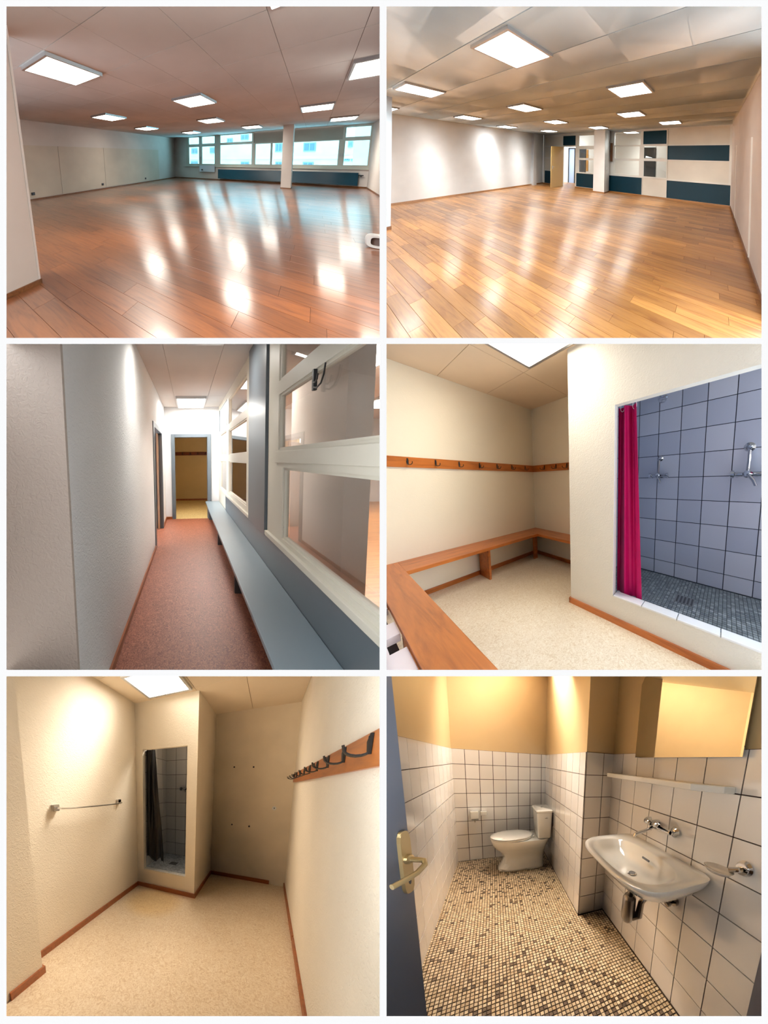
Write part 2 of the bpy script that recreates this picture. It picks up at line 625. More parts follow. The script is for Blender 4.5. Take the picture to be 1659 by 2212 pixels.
grid_bar('trim_10', -900, 14, -900, 3100, 'white outer border strip along the left edge', 0.92, (0, 0))  # outer strips run wide out of view to block sky light
grid_bar('trim_11', 1645, 2560, -900, 3100, 'white outer border strip along the right edge', 0.92, (0, 0))
grid_bar('trim_12', 14, 820, -900, 14, 'white outer border strip above the window hall', 0.92, (0, 0))
grid_bar('trim_13', 835, 1645, -900, 14, 'white outer border strip above the teal-panelled hall', 0.92, (0, 0))
grid_bar('trim_14', 14, 820, 2195, 3100, 'white outer border strip below the black-curtain room', 0.92, (0, 0))
grid_bar('trim_15', 835, 1645, 2195, 3100, 'white outer border strip below the toilet room', 0.92, (0, 0))

# ================================================================== 1  hall with the window band
def window_hall():
    S = TL
    xl, xr, yb, hc = -8.41, 1.961, 10.913, 2.746
    wall = paint('window_hall_wall', srgb(222, 216, 210), 0.7)
    board_m = paint('window_hall_board', srgb(214, 205, 190), 0.6)
    ceil_m = paint('window_hall_ceiling', srgb(204, 206, 206), 0.8, tint=0.04)
    joint_m = plain('window_hall_ceiling_joint', srgb(110, 92, 84), 0.9)
    floor_m = wood('window_hall_planks', srgb(112, 58, 30), srgb(162, 97, 52), 'x', 15, 0.33, 0.4, (0.78, 1.12), 0.6, 0.14)
    gap_m = plain('window_hall_plank_gap', srgb(60, 32, 20), 0.8)
    frame_m = paint('window_frame_paint', srgb(205, 204, 192), 0.45)
    blind_m = paint('blind_box_paint', srgb(176, 170, 158), 0.6)
    teal_m = paint('radiator_teal', srgb(6, 62, 84), 0.4, 0.4)
    pane_m = glass('window_glass', (0.62, 0.93, 1.0, 1))
    plank_floor(S, xl, xr, -0.4, yb, 0.2, (1.1, 2.0), floor_m, gap_m, 'glossy reddish brown plank floor of the window hall', 11)
    xs = [0.35 + 0.8 * k for k in range(-12, 4)]
    ys = [1.19 + 0.797 * k for k in range(-2, 14)]
    ceiling(S, xl, xr + 1.0, -0.4, yb, hc, xs, ys, ceil_m, joint_m, 'pinkish grey panelled ceiling of the window hall')
    S.box('wall_left', (xl - 0.12, xl, -0.4, yb + 0.2, 0, hc), wall, label='long white left wall of the window hall', cat='wall', kind='structure')
    S.box('wall_right', (xr, xr + 0.12, 4.0, yb + 0.2, 0, hc), wall, label='narrow white right wall end beside the hall windows', cat='wall', kind='structure')
    # window wall: pier and parapet
    mb = MB()
    mb.box(xl, -7.46, yb, yb + 0.2, 0, hc)
    mb.box(-7.46, xr, yb, yb + 0.2, 0, 0.80)
    S.add('wall_back', mb, wall, label='white parapet wall below the hall windows', cat='wall', kind='structure')
    S.box('trim_window_sill', (-7.56, xr, yb - 0.06, yb + 0.1, 0.80, 0.84), frame_m, label='long pale window sill above the teal radiator', cat='sill', kind='structure', bevel=0.006)
    # near wall end on the left
    S.box('wall_end', (-2.95, -2.657, -0.4, 0.812, 0, hc), wall, label='near white wall end at the left edge of the window hall', cat='wall', kind='structure')
    S.box('trim_corner_bead', (-2.672, -2.652, 0.797, 0.817, 0.06, hc), m_whiteplastic, label='white corner bead on the near wall end', cat='trim', kind='structure')
    skirting(S, 'baseboard_end', [(-2.657, -2.643, -0.4, 0.826, 0, 0.06), (-2.95, -2.643, 0.812, 0.826, 0, 0.06)], m_base_brown, 'dark brown skirting on the near wall end')
    skirting(S, 'baseboard_left', [(xl, xl + 0.014, -0.4, yb, 0, 0.05)], m_base_brown, 'thin brown skirting along the long left wall of the window hall')
    skirting(S, 'baseboard_back', [(xl, xr, yb - 0.014, yb, 0, 0.06)], m_base_brown, 'brown skirting below the teal radiator')
    skirting(S, 'baseboard_right', [(xr - 0.014, xr, 4.0, yb, 0, 0.06)], m_base_brown, 'brown skirting of the narrow right wall end beside the windows')
    # windows
    def win(n, x0, x1, panes, blinds, label):
        o = S.thing('window_%d' % n, ((x0 + x1) / 2, yb, 0.84), label, 'window', None, 'structure')
        holes = panes + blinds
        for r in rects_minus(x0, x1, 0.84, hc + 0.03, holes):
            S.box('frame', (r[0], r[1], yb, yb + 0.09, r[2], r[3]), frame_m, parent=o)
        for p in panes:
            b = 0.022
            sm = MB()
            for q in ((p[0], p[1], p[2], p[2] + b), (p[0], p[1], p[3] - b, p[3]), (p[0], p[0] + b, p[2] + b, p[3] - b), (p[1] - b, p[1], p[2] + b, p[3] - b)):
                sm.box(q[0], q[1], yb + 0.02, yb + 0.07, q[2], q[3])
            sash = S.add('sash', sm, frame_m, o)
            S.box('pane', (p[0], p[1], yb + 0.045, yb + 0.053, p[2], p[3]), pane_m, parent=sash or o)
        for p in blinds:
            S.box('blind_box', (p[0], p[1], yb + 0.03, yb + 0.09, p[2], p[3]), blind_m, parent=o)
        return o
    win(1, -7.46, -5.13, [(-7.24, -6.44, 2.24, 2.71), (-6.24, -5.32, 2.24, 2.71), (-7.24, -6.44, 0.97, 2.1), (-6.24, -5.32, 0.97, 2.1)], [], 'leftmost hall window with four panes')
    w2 = win(2, -5.13, -2.98, [(-4.97, -3.03, 2.24, 2.71), (-4.97, -3.03, 0.97, 2.14)], [], 'wide hall window with one pane over another, left of the blind boxes')
    win(3, -2.98, -1.1, [(-2.86, -2.04, 0.97, 2.12), (-1.98, -1.2, 0.97, 2.12)], [(-2.95, -1.1, 2.16, hc + 0.03)], 'hall window left of the column under a blind box')
    win(4, -1.1, 1.0, [(-1.02, 0.88, 0.97, 2.12)], [(-1.1, 0.98, 2.14, hc + 0.03)], 'wide hall window right of the column under a blind box')
    win(5, 1.0, xr, [(1.06, 1.93, 2.2, 2.66), (1.06, 1.93, 0.97, 2.08)], [], 'rightmost hall window by the narrow wall end')
    for x, z in ((-6.34, 1.4), (-2.02, 1.4), (0.93, 1.45), (1.02, 1.45)):
        S.add('window_handle', MB().box(x - 0.02, x + 0.02, yb - 0.02, yb, z - 0.07, z + 0.07).box(x - 0.012, x + 0.012, yb - 0.05, yb - 0.02, z - 0.02, z + 0.02), m_alu, None,
              {-6.34: 'small handle between the panes of the leftmost hall window', -2.02: 'small handle on the hall window left of the column', 0.93: 'small handle at the right of the wide window behind the column', 1.02: 'small handle at the left of the rightmost hall window'}[x], 'window handle', 'hall window handles')
    # column
    S.box('wall_column', (-1.252, -0.845, 9.233, 9.65, 0, hc), wall, label='square white column before the hall windows', cat='column', kind='structure', bevel=0.01)
    skirting(S, 'baseboard_column', [(-1.264, -0.833, 9.221, 9.66, 0, 0.05)], m_base_brown, 'brown skirting round the foot of the window hall column')
    # radiator
    r = S.thing('radiator', (-1.7, yb - 0.1, 0.1), 'long low teal radiator under the hall windows', 'radiator')
    S.box('panel', (-5.04, 1.62, yb - 0.14, yb - 0.1, 0.11, 0.66), teal_m, parent=r, bevel=0.01)
    S.box('panel', (-5.0, 1.58, yb - 0.08, yb - 0.04, 0.13, 0.64), teal_m, parent=r)
    S.box('top_grille', (-5.04, 1.62, yb - 0.14, yb - 0.04, 0.655, 0.67), teal_m, parent=r)
    S.add('valve', MB().tube([(1.62, yb - 0.09, 0.56), (1.8, yb - 0.09, 0.56)], 0.02).tube([(1.72, yb - 0.09, 0.56), (1.72, yb - 0.09, 0.5)], 0.03), m_dark, r, smooth=True)
    for x in (-4.6, -1.9, 0.9):
        S.box('bracket', (x, x + 0.05, yb - 0.1, yb, 0.08, 0.2), m_alu, parent=r)
    # pale sheet with a dark knob under the first window
    p = S.thing('wall_flap', (-5.8, yb, 0.49), 'pale blue flap with dark knob under the leftmost hall window', 'flap')
    sheet = S.box('sheet', (-6.37, -5.28, yb - 0.09, yb - 0.065, 0.49, 0.9), paint('flap_blue', srgb(225, 238, 252), 0.4), parent=p, bevel=0.006)
    S.add('knob', MB().lathe([(0.03, 0), (0.05, 0.02), (0.05, 0.04), (0.02, 0.05)], (-6.17, yb - 0.09, 0.62), (0, -1, 0), 12), m_dark, sheet, smooth=True)
    # boards and sockets on the left wall
    for k, (a, b) in enumerate(((0.9, 3.62), (3.62, 5.5), (5.5, 9.22))):
        S.box('wall_board', (xl, xl + 0.012, a + 0.006, b - 0.006, 0.07, 1.91), board_m, label=['nearest cream board on the long left wall', 'middle cream board on the long left wall', 'farthest and widest cream board on the long left wall'][k], cat='wall board', group='boards on the window hall wall', bevel=0.003)
    for y, w in ((2.69, 'nearest'), (5.33, 'middle'), (8.03, 'farthest')):
        s = S.thing('wall_socket', (xl + 0.012, y, 0.2), w + ' dark socket low on the long left wall', 'socket', 'sockets on the window hall wall')
        S.box('plate', (xl + 0.012, xl + 0.03, y - 0.05, y + 0.05, 0.18, 0.28), m_dark, parent=s, bevel=0.005)
        S.add('cover', MB().lathe([(0.035, 0), (0.03, 0.012), (0.01, 0.014)], (xl + 0.03, y, 0.23), (1, 0, 0), 12), plain('socket_cover', (0.06, 0.08, 0.12, 1)), s, smooth=True)
    # ring fitting standing at the right edge
    c = S.on(2, 0.0, 815, 537)
    rg = S.thing('ring_fitting', c, 'white rounded ring fitting on the floor at the right edge of the window hall', 'fitting')
    def rr(h, w, z0, y):
        return [(c.x + w * math.copysign(abs(math.cos(a)) ** 0.6, math.cos(a)), y, c.z + z0 + h * math.copysign(abs(math.sin(a)) ** 0.6, math.sin(a))) for a in [2 * math.pi * k / 28 for k in range(28)]]
    S.add('ring', MB().loft([rr(0.1, 0.14, 0.11, c.y - 0.03), rr(0.115, 0.155, 0.115, c.y - 0.015), rr(0.115, 0.155, 0.115, c.y + 0.02), rr(0.07, 0.1, 0.11, c.y + 0.02), rr(0.065, 0.09, 0.11, c.y - 0.02), rr(0.1, 0.14, 0.11, c.y - 0.03)], False, False), m_whiteplastic, rg, smooth=True)
    S.box('back_plate', (c.x - 0.1, c.x + 0.1, c.y + 0.01, c.y + 0.018, 0.04, 0.18), plain('ring_dark', srgb(96, 70, 60)), parent=rg)
    # lights
    L = [(-3.65, 1.19, 'large near ceiling light at the left of the window hall'), (-0.45, 1.19, 'ceiling light cut off at the top edge of the window hall'),
         (-6.05, 3.58, 'ceiling light over the near end of the long left wall'), (-2.85, 3.58, 'ceiling light in the middle of the window hall, second row'), (0.35, 3.58, 'near ceiling light cut off at the right edge of the window hall'),
         (-6.85, 5.97, 'small ceiling light closest to the long left wall, third row'), (-3.65, 5.97, 'middle ceiling light of the third row in the window hall'), (-0.45, 5.97, 'right ceiling light of the third row before the blind boxes'),
         (-6.05, 8.36, 'far left ceiling light nearest the leftmost hall window'), (-2.85, 8.36, 'far ceiling light just left of the column'), (0.35, 8.36, 'far right ceiling light above the rightmost windows')]
    for x, y, lb in L:
        ceiling_light(S, x + 0.02, x + 0.78, y + 0.02, y + 0.77, hc, lb, 'ceiling lights of the window hall', m_diff_hall)
    # house across the street
    hy = 19.0
    hs = paint('house_render', srgb(238, 240, 240), 0.8)
    h2 = paint('house_render_beige', srgb(222, 205, 196), 0.8)
    hw = plain('house_window_frame', srgb(150, 170, 180), 0.6)
    hg = plain('house_window_glass', srgb(90, 120, 138), 0.2)
    w3 = lambda x, y: S.on(1, hy, 360 + x * 0.2833, 250 + y * 0.2833)
    h = S.thing('opposite_house', (-6, hy, -5), 'pale rendered house across the street seen through the hall windows', 'building')
    xsplit = w3(1430, 200).x
    S.box('wall', (-22, xsplit, hy, hy + 4, -6, 12), hs, parent=h)
    S.box('wall', (xsplit, 12, hy - 0.15, hy + 4, -6, 12), h2, parent=h)
    zb = w3(600, 322).z
    S.box('ledge', (-22, xsplit, hy - 0.12, hy, zb - 0.12, zb + 0.12), hs, parent=h)
    for a, b, cc, d in ((565, 140, 622, 186), (1040, 202, 1135, 272), (826, 208, 880, 276), (330, 240, 362, 286), (190, 246, 232, 290), (1380, 192, 1416, 240), (1350, 302, 1392, 345), (1404, 304, 1436, 345), (185, 345, 235, 372), (565, 350, 625, 378), (1036, 352, 1116, 380), (828, 350, 880, 378), (460, 170, 500, 205)):
        p0, p1 = w3(a, d), w3(cc, b)
        wd = S.box('window', (p0.x, p1.x, hy - 0.06, hy + 0.02, p0.z, p1.z), hw, parent=h)
        if wd:
            mx = (p0.x + p1.x) / 2
            for q0, q1 in ((p0.x + 0.07, mx - 0.04), (mx + 0.04, p1.x - 0.07)):
                if q1 > q0:
                    S.box('pane', (q0, q1, hy - 0.075, hy - 0.05, p0.z + 0.08, p1.z - 0.08), hg, parent=wd)
window_hall()

# ================================================================== 2  hall with the teal partition
def teal_hall():
    S = TR
    xl, xr, yb, hc = -7.923, 0.482, 8.425, 2.745
    wall = paint('teal_hall_wall', srgb(238, 240, 242), 0.6)
    wallr = paint('teal_hall_right_wall', srgb(224, 218, 214), 0.6)
    ceil_m = paint('teal_hall_ceiling', srgb(238, 248, 252), 0.8, tint=0.03)
    joint_m = plain('teal_hall_ceiling_joint', srgb(122, 120, 118), 0.9)
    floor_m = wood('teal_hall_planks', srgb(164, 98, 42), srgb(208, 150, 82), 'x', 17, 0.36, 0.35, (0.62, 1.12), 0.22, 0.15, (1, 0.9, 0.74))
    gap_m = plain('teal_hall_plank_gap', srgb(110, 66, 30), 0.8)
    cream = paint('partition_cream', srgb(232, 226, 214), 0.45)
    teal = paint('partition_teal', srgb(4, 52, 70), 0.45, 0.25)
    frame = paint('partition_white', srgb(236, 234, 228), 0.4)
    pane = glass('partition_glass', (0.93, 0.96, 0.96, 1))
    skirt = wood('honey_skirting', srgb(140, 92, 48), srgb(176, 122, 66), 'x', 20, 0.4)
    plank_floor(S, xl, xr, 0.0, yb, 0.13, (0.6, 1.3), floor_m, gap_m, 'glossy honey coloured strip floor of the teal-panelled hall', 21)
    xs = [-0.2 - 0.643 * k for k in range(-4, 14)]
    ys = [1.09 + 0.635 * k for k in range(-3, 14)]
    ceiling(S, xl, xr, 0.4, yb, hc, xs, ys, ceil_m, joint_m, 'white panelled ceiling of the teal-panelled hall', gap=0.01, open_front=True)
    S.box('wall_left', (xl - 0.1, xl, 0.0, yb, 0, hc), wall, label='long plain white left wall of the teal-panelled hall', cat='wall', kind='structure')
    S.box('wall_pilaster', (xl, xl + 0.14, 7.55, 7.8, 0, hc), wall, label='slim white pilaster at the far end of the plain left wall', cat='pilaster', kind='structure', bevel=0.004)
    S.box('wall_right', (xr, xr + 0.1, 2.8, yb + 0.1, 0, hc), wallr, label='white right wall of the teal-panelled hall', cat='wall', kind='structure')
    S.box('wall_board', (xr - 0.012, xr, 4.1, 6.62, 0.1, 1.94), wallr, label='flush white board on the right wall of the teal-panelled hall', cat='wall board', bevel=0.003)
    for y in (4.1, 6.62):
        S.box('trim_board_edge', (xr - 0.02, xr, y - 0.012, y + 0.012, 0.1, 1.95), frame, label='thin white upright edge %s of the flush board' % ('nearest' if y < 5 else 'farthest'), cat='trim', kind='structure')
    S.box('wall_end', (-6.1, -5.5, 0.6, 1.308, 0, hc), paint('teal_hall_near_wall', srgb(206, 222, 236), 0.5), label='pale bluish wall end at the left edge of the teal-panelled hall', cat='wall', kind='structure')
    skirting(S, 'baseboard_end', [(-6.1, -5.488, 1.2, 1.32, 0, 0.07)], m_base_brown, 'dark skirting at the foot of the pale bluish wall end')
    skirting(S, 'baseboard_left', [(xl, xl + 0.015, 0.0, yb, 0, 0.07)], skirt, 'honey skirting along the plain left wall')
    skirting(S, 'baseboard_right', [(xr - 0.015, xr, 0.0, yb, 0, 0.06)], m_base_brown, 'dark skirting along the right wall with the flush board')
    # partition
    part = S.thing('wall_back', (-3.5, yb, 0), 'white framed partition of teal, cream and glass fields', 'partition', None, 'structure')
    fields = [  # x0 x1 z0 z1 material
        (-7.8, -6.62, 2.13, 2.6, cream), (-7.8, -7.0, 0.8, 1.41, cream), (-7.8, -7.0, 1.5, 2.05, cream), (-7.8, -6.62, 0.06, 0.74, teal),
        (-6.53, -5.74, 2.13, 2.62, teal),
        (-5.55, -4.6, 2.09, 2.6, pane), (-5.53, -4.6, 1.5, 1.93, pane), (-5.53, -4.6, 0.8, 1.4, pane), (-5.66, -4.5, 0.07, 0.74, teal),
        (-3.64, -2.5, 2.1, 2.66, pane), (-3.62, -2.53, 1.53, 2.05, pane), (-3.62, -2.54, 0.84, 1.44, pane), (-3.9, -2.42, 0.05, 0.75, teal),
        (-2.39, -1.51, 2.13, 2.66, teal), (-2.36, -1.5, 1.56, 2.05, pane), (-2.36, -1.5, 0.82, 1.45, pane), (-2.4, -1.49, 0.05, 0.76, cream),
        (-1.47, 0.42, 2.1, 2.7, cream), (-1.47, 0.42, 1.53, 2.06, teal), (-1.47, 0.42, 0.79, 1.5, cream), (-1.47, 0.47, 0.06, 0.73, teal)]
    door = (-6.5, -5.72, 0.0, 2.06)
    for r in rects_minus(-7.92, xr, 0, hc + 0.03, [f[:4] for f in fields] + [door]):
        S.box('frame_member', (r[0], r[1], yb, yb + 0.06, r[2], r[3]), frame, parent=part)
    for x0, x1, z0, z1, m in fields:
        if m is pane:
            S.box('pane', (x0, x1, yb + 0.028, yb + 0.034, z0, z1), m, parent=part)
        else:
            S.box('panel', (x0, x1, yb + 0.012, yb + 0.04, z0, z1), m, parent=part)
    skirting(S, 'baseboard_back', [(-7.92, -6.5, yb - 0.012, yb, 0, 0.06), (-5.72, xr, yb - 0.012, yb, 0, 0.06)], skirt, 'honey skirting along the foot of the teal and cream partition')
    S.box('wall_board', (-3.83, -3.72, yb - 0.03, yb, 1.38, 2.2), wood('brown_strip', srgb(96, 60, 36), srgb(132, 88, 56), 'z'), label='short brown wooden strip on the partition beside the column', cat='wooden strip', bevel=0.004)
    # column
    S.box('wall_column', (-4.4, -3.857, 7.906, 8.40, 0, hc), paint('column_white', srgb(240, 240, 238), 0.5), label='square white column before the teal partition', cat='column', kind='structure', bevel=0.008)
    skirting(S, 'baseboard_column', [(-4.412, -3.845, 7.894, 8.40, 0, 0.06)], skirt, 'honey skirting round the foot of the column by the teal partition')
    S.add('light_switch', MB().box(-3.857, -3.845, 8.1, 8.17, 1.0, 1.12).box(-3.846, -3.84, 8.115, 8.155, 1.02, 1.1), m_whiteplastic, None, 'small white switch on the side of the teal hall column', 'switch')
    # open door leaf
    d0, d1 = Vector((-6.52, yb - 0.02, 0)), S.on(2, 0.0, 1186.5, 406)
    u = (d1 - d0).normalized() * 0.86
    w = Vector((-u.y, u.x, 0)).normalized() * 0.04
    dr = S.thing('door_1', d0, 'open tan door leaf in the teal partition', 'door', None, 'structure')
    z0, z1 = 0.01, 2.05
    leaf = S.add('leaf', MB().prism([d0 + Vector((0, 0, z0)), d0 + u + Vector((0, 0, z0)), d0 + u + w + Vector((0, 0, z0)), d0 + w + Vector((0, 0, z0))], (0, 0, z1 - z0)), paint('tan_door', srgb(208, 172, 108), 0.45), dr, bevel=0.004)
    for s in (1, -0.15):
        hp = d0 + u * 0.92 + w * s + Vector((0, 0, 1.03))
        n = w.normalized() * (1 if s == 1 else -1)
        S.add('handle', MB().tube([hp, hp + n * 0.05, hp + n * 0.055 - u.normalized() * 0.11], 0.01, 6).box(hp.x - 0.02, hp.x + 0.02, hp.y - 0.02, hp.y + 0.02, hp.z - 0.1, hp.z + 0.06), m_alu, leaf, smooth=True)
    # corridor behind the partition
    yc = yb + 1.35
    cw = paint('passage_wall', srgb(232, 228, 222), 0.6)
    dk = plain('passage_dark_door', srgb(8, 9, 12), 0.5, 0, 0.2)
    S.box('floor', (-9.5, 1.0, yb + 0.001, yc, -0.06, 0.0), floor_m, label='brown floor of the passage behind the teal partition', cat='floor', kind='structure')
    S.box('wall_passage', (-9.5, 1.0, yc, yc + 0.1, 0, hc), cw, label='white wall of the passage behind the teal partition', cat='wall', kind='structure')
    S.box('ceiling', (-9.5, 1.0, yb + 0.06, yc, hc, hc + 0.05), ceil_m, label='white ceiling of the passage behind the teal partition', cat='ceiling', kind='structure')
    for n, (x0, x1, lb) in enumerate(((-7.15, -6.66, 'dark framed doorway seen through the open tan door'), (-6.5, -5.95, 'dark door behind the narrow glazed field left of the column'), (-2.85, -2.2, 'dark door behind the glazed field beside the cream panel'))):
        o = S.thing('door_%d' % (n + 2), ((x0 + x1) / 2, yc, 0), lb, 'door', None, 'structure')
        S.box('leaf', (x0 + 0.05, x1 - 0.05, yc - 0.01, yc, 0.0, 2.0), dk if n else paint('far_room_blue_light', srgb(150, 168, 196), 0.5), parent=o)  # first leaf's pale blue stands for bluish light in the opening
        for b in ((x0, x0 + 0.05, 0, 2.06), (x1 - 0.05, x1, 0, 2.06), (x0 + 0.05, x1 - 0.05, 2.0, 2.06)):
            S.box('frame', (b[0], b[1], yc - 0.03, yc, b[2], b[3]), dk, parent=o)
    S.box('amber_strip', (-5.9, -5.78, yc - 0.012, yc - 0.002, 0.75, 1.95), paint('amber_wall', srgb(190, 130, 40), 0.6), label='amber strip of wall beside the dark door behind the column', cat='wall strip')  # flat amber strip on the passage wall
    ceiling_light(S, -7.3, -6.7, yb + 0.3, yb + 0.9, hc, 'added passage ceiling light above the open tan door', 'added passage lights', m_diff_blue, clip='std')  # lamp added to light the passage behind the partition
    ceiling_light(S, -3.4, -2.8, yb + 0.3, yb + 0.9, hc, 'added passage ceiling light behind the wide glazed fields', 'added passage lights', m_diff_blue, clip='std')  # second added lamp, brightens what shows through the glass
    R = {1.11: (-2.13, -4.70, -7.27), 3.0: (-1.49, -4.06, -6.63), 4.92: (-2.13, -4.70, -7.27), 6.75: (-1.49, -4.06, -6.63)}
    names = {(1.11, 0): 'largest ceiling light at the top centre of the teal-panelled hall', (1.11, 1): 'near ceiling light left of the largest one in the teal hall', (1.11, 2): 'ceiling light at the left edge beside the bluish wall end',
             (3.0, 0): 'second largest ceiling light on the right side of the teal hall', (3.0, 1): 'middle ceiling light of the second row in the teal hall', (3.0, 2): 'left ceiling light of the second row over the plain wall',
             (4.92, 0): 'right ceiling light of the third row in the teal hall', (4.92, 1): 'middle ceiling light of the third row left of the column', (4.92, 2): 'left ceiling light of the third row near the plain wall',
             (6.75, 0): 'far right ceiling light above the cream and teal fields', (6.75, 1): 'far ceiling light just before the teal hall column', (6.75, 2): 'far left ceiling light above the open tan door'}
    for y, row in R.items():
        for k, x in enumerate(row):
            ceiling_light(S, x + 0.015, x + 0.625, y + 0.01, y + 0.62, hc, names[(y, k)], 'ceiling lights of the teal-panelled hall', m_diff_blue, 0.035)
teal_hall()

# ================================================================== 3  corridor with the long bench
def corridor():
    S = ML
    xl, xr, yb, hc = -0.563, 0.771, 4.994, 2.761
    wall = paint('corridor_stucco', srgb(238, 238, 238), 0.75, 0.2, 0.02, 1.2, (38, 0.5, 0.012))
    wallf = paint('corridor_shaded_stucco', srgb(196, 182, 172), 0.75, 0.2, 0.02, 1.2, (38, 0.5, 0.012))  # darker copy of the stucco, shade of the end face in its colour
    ceil_m = paint('corridor_ceiling', srgb(214, 206, 200), 0.8)
    joint_m = plain('corridor_ceiling_joint', srgb(176, 168, 160), 0.9)
    grey = paint('blue_grey_paint', srgb(98, 108, 116), 0.35, 0.5)
    bench_m = paint('bench_grey_paint', srgb(128, 144, 154), 0.35, 0.5)
    dark = plain('bench_leg_grey', srgb(62, 66, 70), 0.6)
    cream = paint('partition_frame_cream', srgb(230, 224, 208), 0.45)
    pane = glass('corridor_glass', (0.97, 0.94, 0.92, 1), 0.8)
    skirt = wood('orange_skirting', srgb(120, 62, 26), srgb(160, 88, 40), 'y', 20, 0.45)
    both = dict(clip='both')
    S.box('floor', (xl - 1.0, xr, -1.0, yb, -0.06, 0), lino('red_lino', srgb(120, 62, 46), srgb(158, 92, 68), srgb(190, 122, 94), 42), label='mottled red brown floor covering of the corridor', cat='floor', kind='structure')
    ceiling(S, xl, xr + 0.1, 0.2, yb, hc, [-0.26, 0.42], [4.12], ceil_m, joint_m, 'white panelled ceiling of the corridor', gap=0.004, clip='both')
    # left wall with doorway
    mb = MB()
    for a, b, p, q in rects_minus(0.97, yb, 0, hc, [(3.3, 4.42, 0, 2.12)]):
        mb.box(xl - 0.14, xl, a, b, p, q)
    S.add('wall_left', mb, wall, label='white stucco left wall of the corridor', cat='wall', kind='structure', **both)
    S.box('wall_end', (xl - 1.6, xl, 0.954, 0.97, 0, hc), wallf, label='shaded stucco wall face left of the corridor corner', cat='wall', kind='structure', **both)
    S.box('wall_light_block', (-1.3, -1.15, -1.5, 0.954, 0, hc), wallf, label='added unseen stucco wall blocking light left of the corridor corner', cat='wall', kind='structure')  # unseen wall added to keep side light off the end face
    d = S.thing('door_1', (xl, 3.85, 0), 'grey framed doorway in the left wall of the corridor', 'doorway', None, 'structure')
    for b in ((3.3, 3.40, 0, 2.12), (4.32, 4.42, 0, 2.12), (3.40, 4.32, 2.04, 2.12)):
        S.box('frame', (xl - 0.15, xl + 0.015, b[0], b[1], b[2], b[3]), grey, parent=d)
    S.box('jamb_strip', (xl - 0.1, xl - 0.06, 4.26, 4.32, 0, 2.04), wood('door_edge_wood', srgb(120, 80, 48), srgb(170, 122, 80), 'z'), parent=d)
    S.box('leaf', (xl - 0.8, xl - 0.2, 4.2, 4.24, 0, 2.04), wood('brown_leaf', srgb(90, 58, 36), srgb(120, 84, 54), 'z'), parent=d)
    # back wall with doorway
    mb = MB()
    for a, b, p, q in rects_minus(xl, xr + 0.1, 0, hc, [(-0.40, 0.57, 0, 2.11)]):
        mb.box(a, b, yb, yb + 0.14, p, q)
    S.add('wall_back', mb, wall, label='white wall above the grey doorway at the end of the corridor', cat='wall', kind='structure', **both)
    d = S.thing('door_2', (0.08, yb, 0), 'grey door frame at the end of the corridor', 'door frame', None, 'structure')
    for b in ((-0.41, -0.32, 0, 2.11), (0.48, 0.57, 0, 2.11), (-0.32, 0.48, 2.03, 2.11)):
        S.box('frame', (b[0], b[1], yb - 0.015, yb + 0.15, b[2], b[3]), grey, parent=d, bevel=0.003)
    # room beyond
    tan = paint('far_room_wall', srgb(214, 184, 126), 0.7)
    S.box('wall_far', (-1.6, 0.76, 7.25, 7.35, 0, 2.6), tan, label='tan wall of the dim room beyond the grey door frame', cat='wall', kind='structure')
    S.box('wall_far_side', (-1.7, -1.6, yb + 0.14, 7.35, 0, 2.6), tan, label='left side wall of the dim room beyond the corridor', cat='wall', kind='structure')
    S.box('wall_far_side', (0.72, 0.80, yb + 0.14, 7.35, 0, 2.6), tan, label='right side wall of the dim room beyond the corridor', cat='wall', kind='structure')
    S.box('ceiling', (-1.7, 0.8, yb + 0.14, 7.35, 2.6, 2.65), tan, label='ceiling of the dim room beyond the corridor', cat='ceiling', kind='structure', **both)
    S.box('floor', (-1.6, 0.72, yb, 7.25, -0.06, 0), lino('far_lino', srgb(196, 168, 108), srgb(222, 196, 136), srgb(236, 214, 160), 30), label='yellowish floor of the dim room beyond the corridor', cat='floor', kind='structure')
    skirting(S, 'baseboard_far', [(-1.6, 0.72, 7.235, 7.25, 0, 0.06)], skirt, 'brown skirting of the dim room beyond the corridor')
    r = S.thing('coat_rail', (0.1, 7.2, 1.63), 'dark reddish coat rail in the dim room beyond the corridor', 'coat rail')
    S.box('board', (-1.2, 0.71, 7.225, 7.25, 1.63, 1.75), wood('far_rail_wood', srgb(92, 40, 18), srgb(126, 62, 30), 'x'), parent=r)
    for k in range(7):
        S.add('hook', hook_mesh((-1.0 + 0.27 * k, 7.222, 1.7), (0, -1, 0), (1, 0, 0)), m_black_iron, r, smooth=True)
    ceiling_light(S, -0.25, 0.35, 5.3, 5.9, 2.6, 'added ceiling light inside the dim room beyond the corridor', 'corridor lights', glow('dim_room_added_diffuser', (1.0, 0.85, 0.6, 1), 9.0))  # added lamp, brightens the room seen past the door frame
    skirting(S, 'baseboard_left', [(xl, xl + 0.016, 0.954, 3.3, 0, 0.06), (xl, xl + 0.016, 4.42, yb, 0, 0.06)], skirt, 'orange brown skirting along the left wall of the corridor')
    skirting(S, 'baseboard_back', [(xl, -0.41, yb - 0.016, yb, 0, 0.06)], skirt, 'short orange brown skirting left of the grey door frame')
    # partition with windows
    p = S.thing('wall_right', (xr, 2.5, 0), 'cream and blue grey glazed partition beside the corridor bench', 'partition', None, 'structure')
    x0, x1 = xr, xr + 0.06
    panes = [(4.04, 4.86, 1.57, 2.07), (4.04, 4.86, 0.8, 1.45), (2.64, 3.8, 2.14, 2.6), (2.64, 3.8, 1.57, 2.03), (2.64, 3.8, 0.86, 1.45),
             (0.2, 1.71, 2.14, 2.7), (0.2, 1.71, 1.57, 2.03), (0.2, 1.62, 0.83, 1.42)]
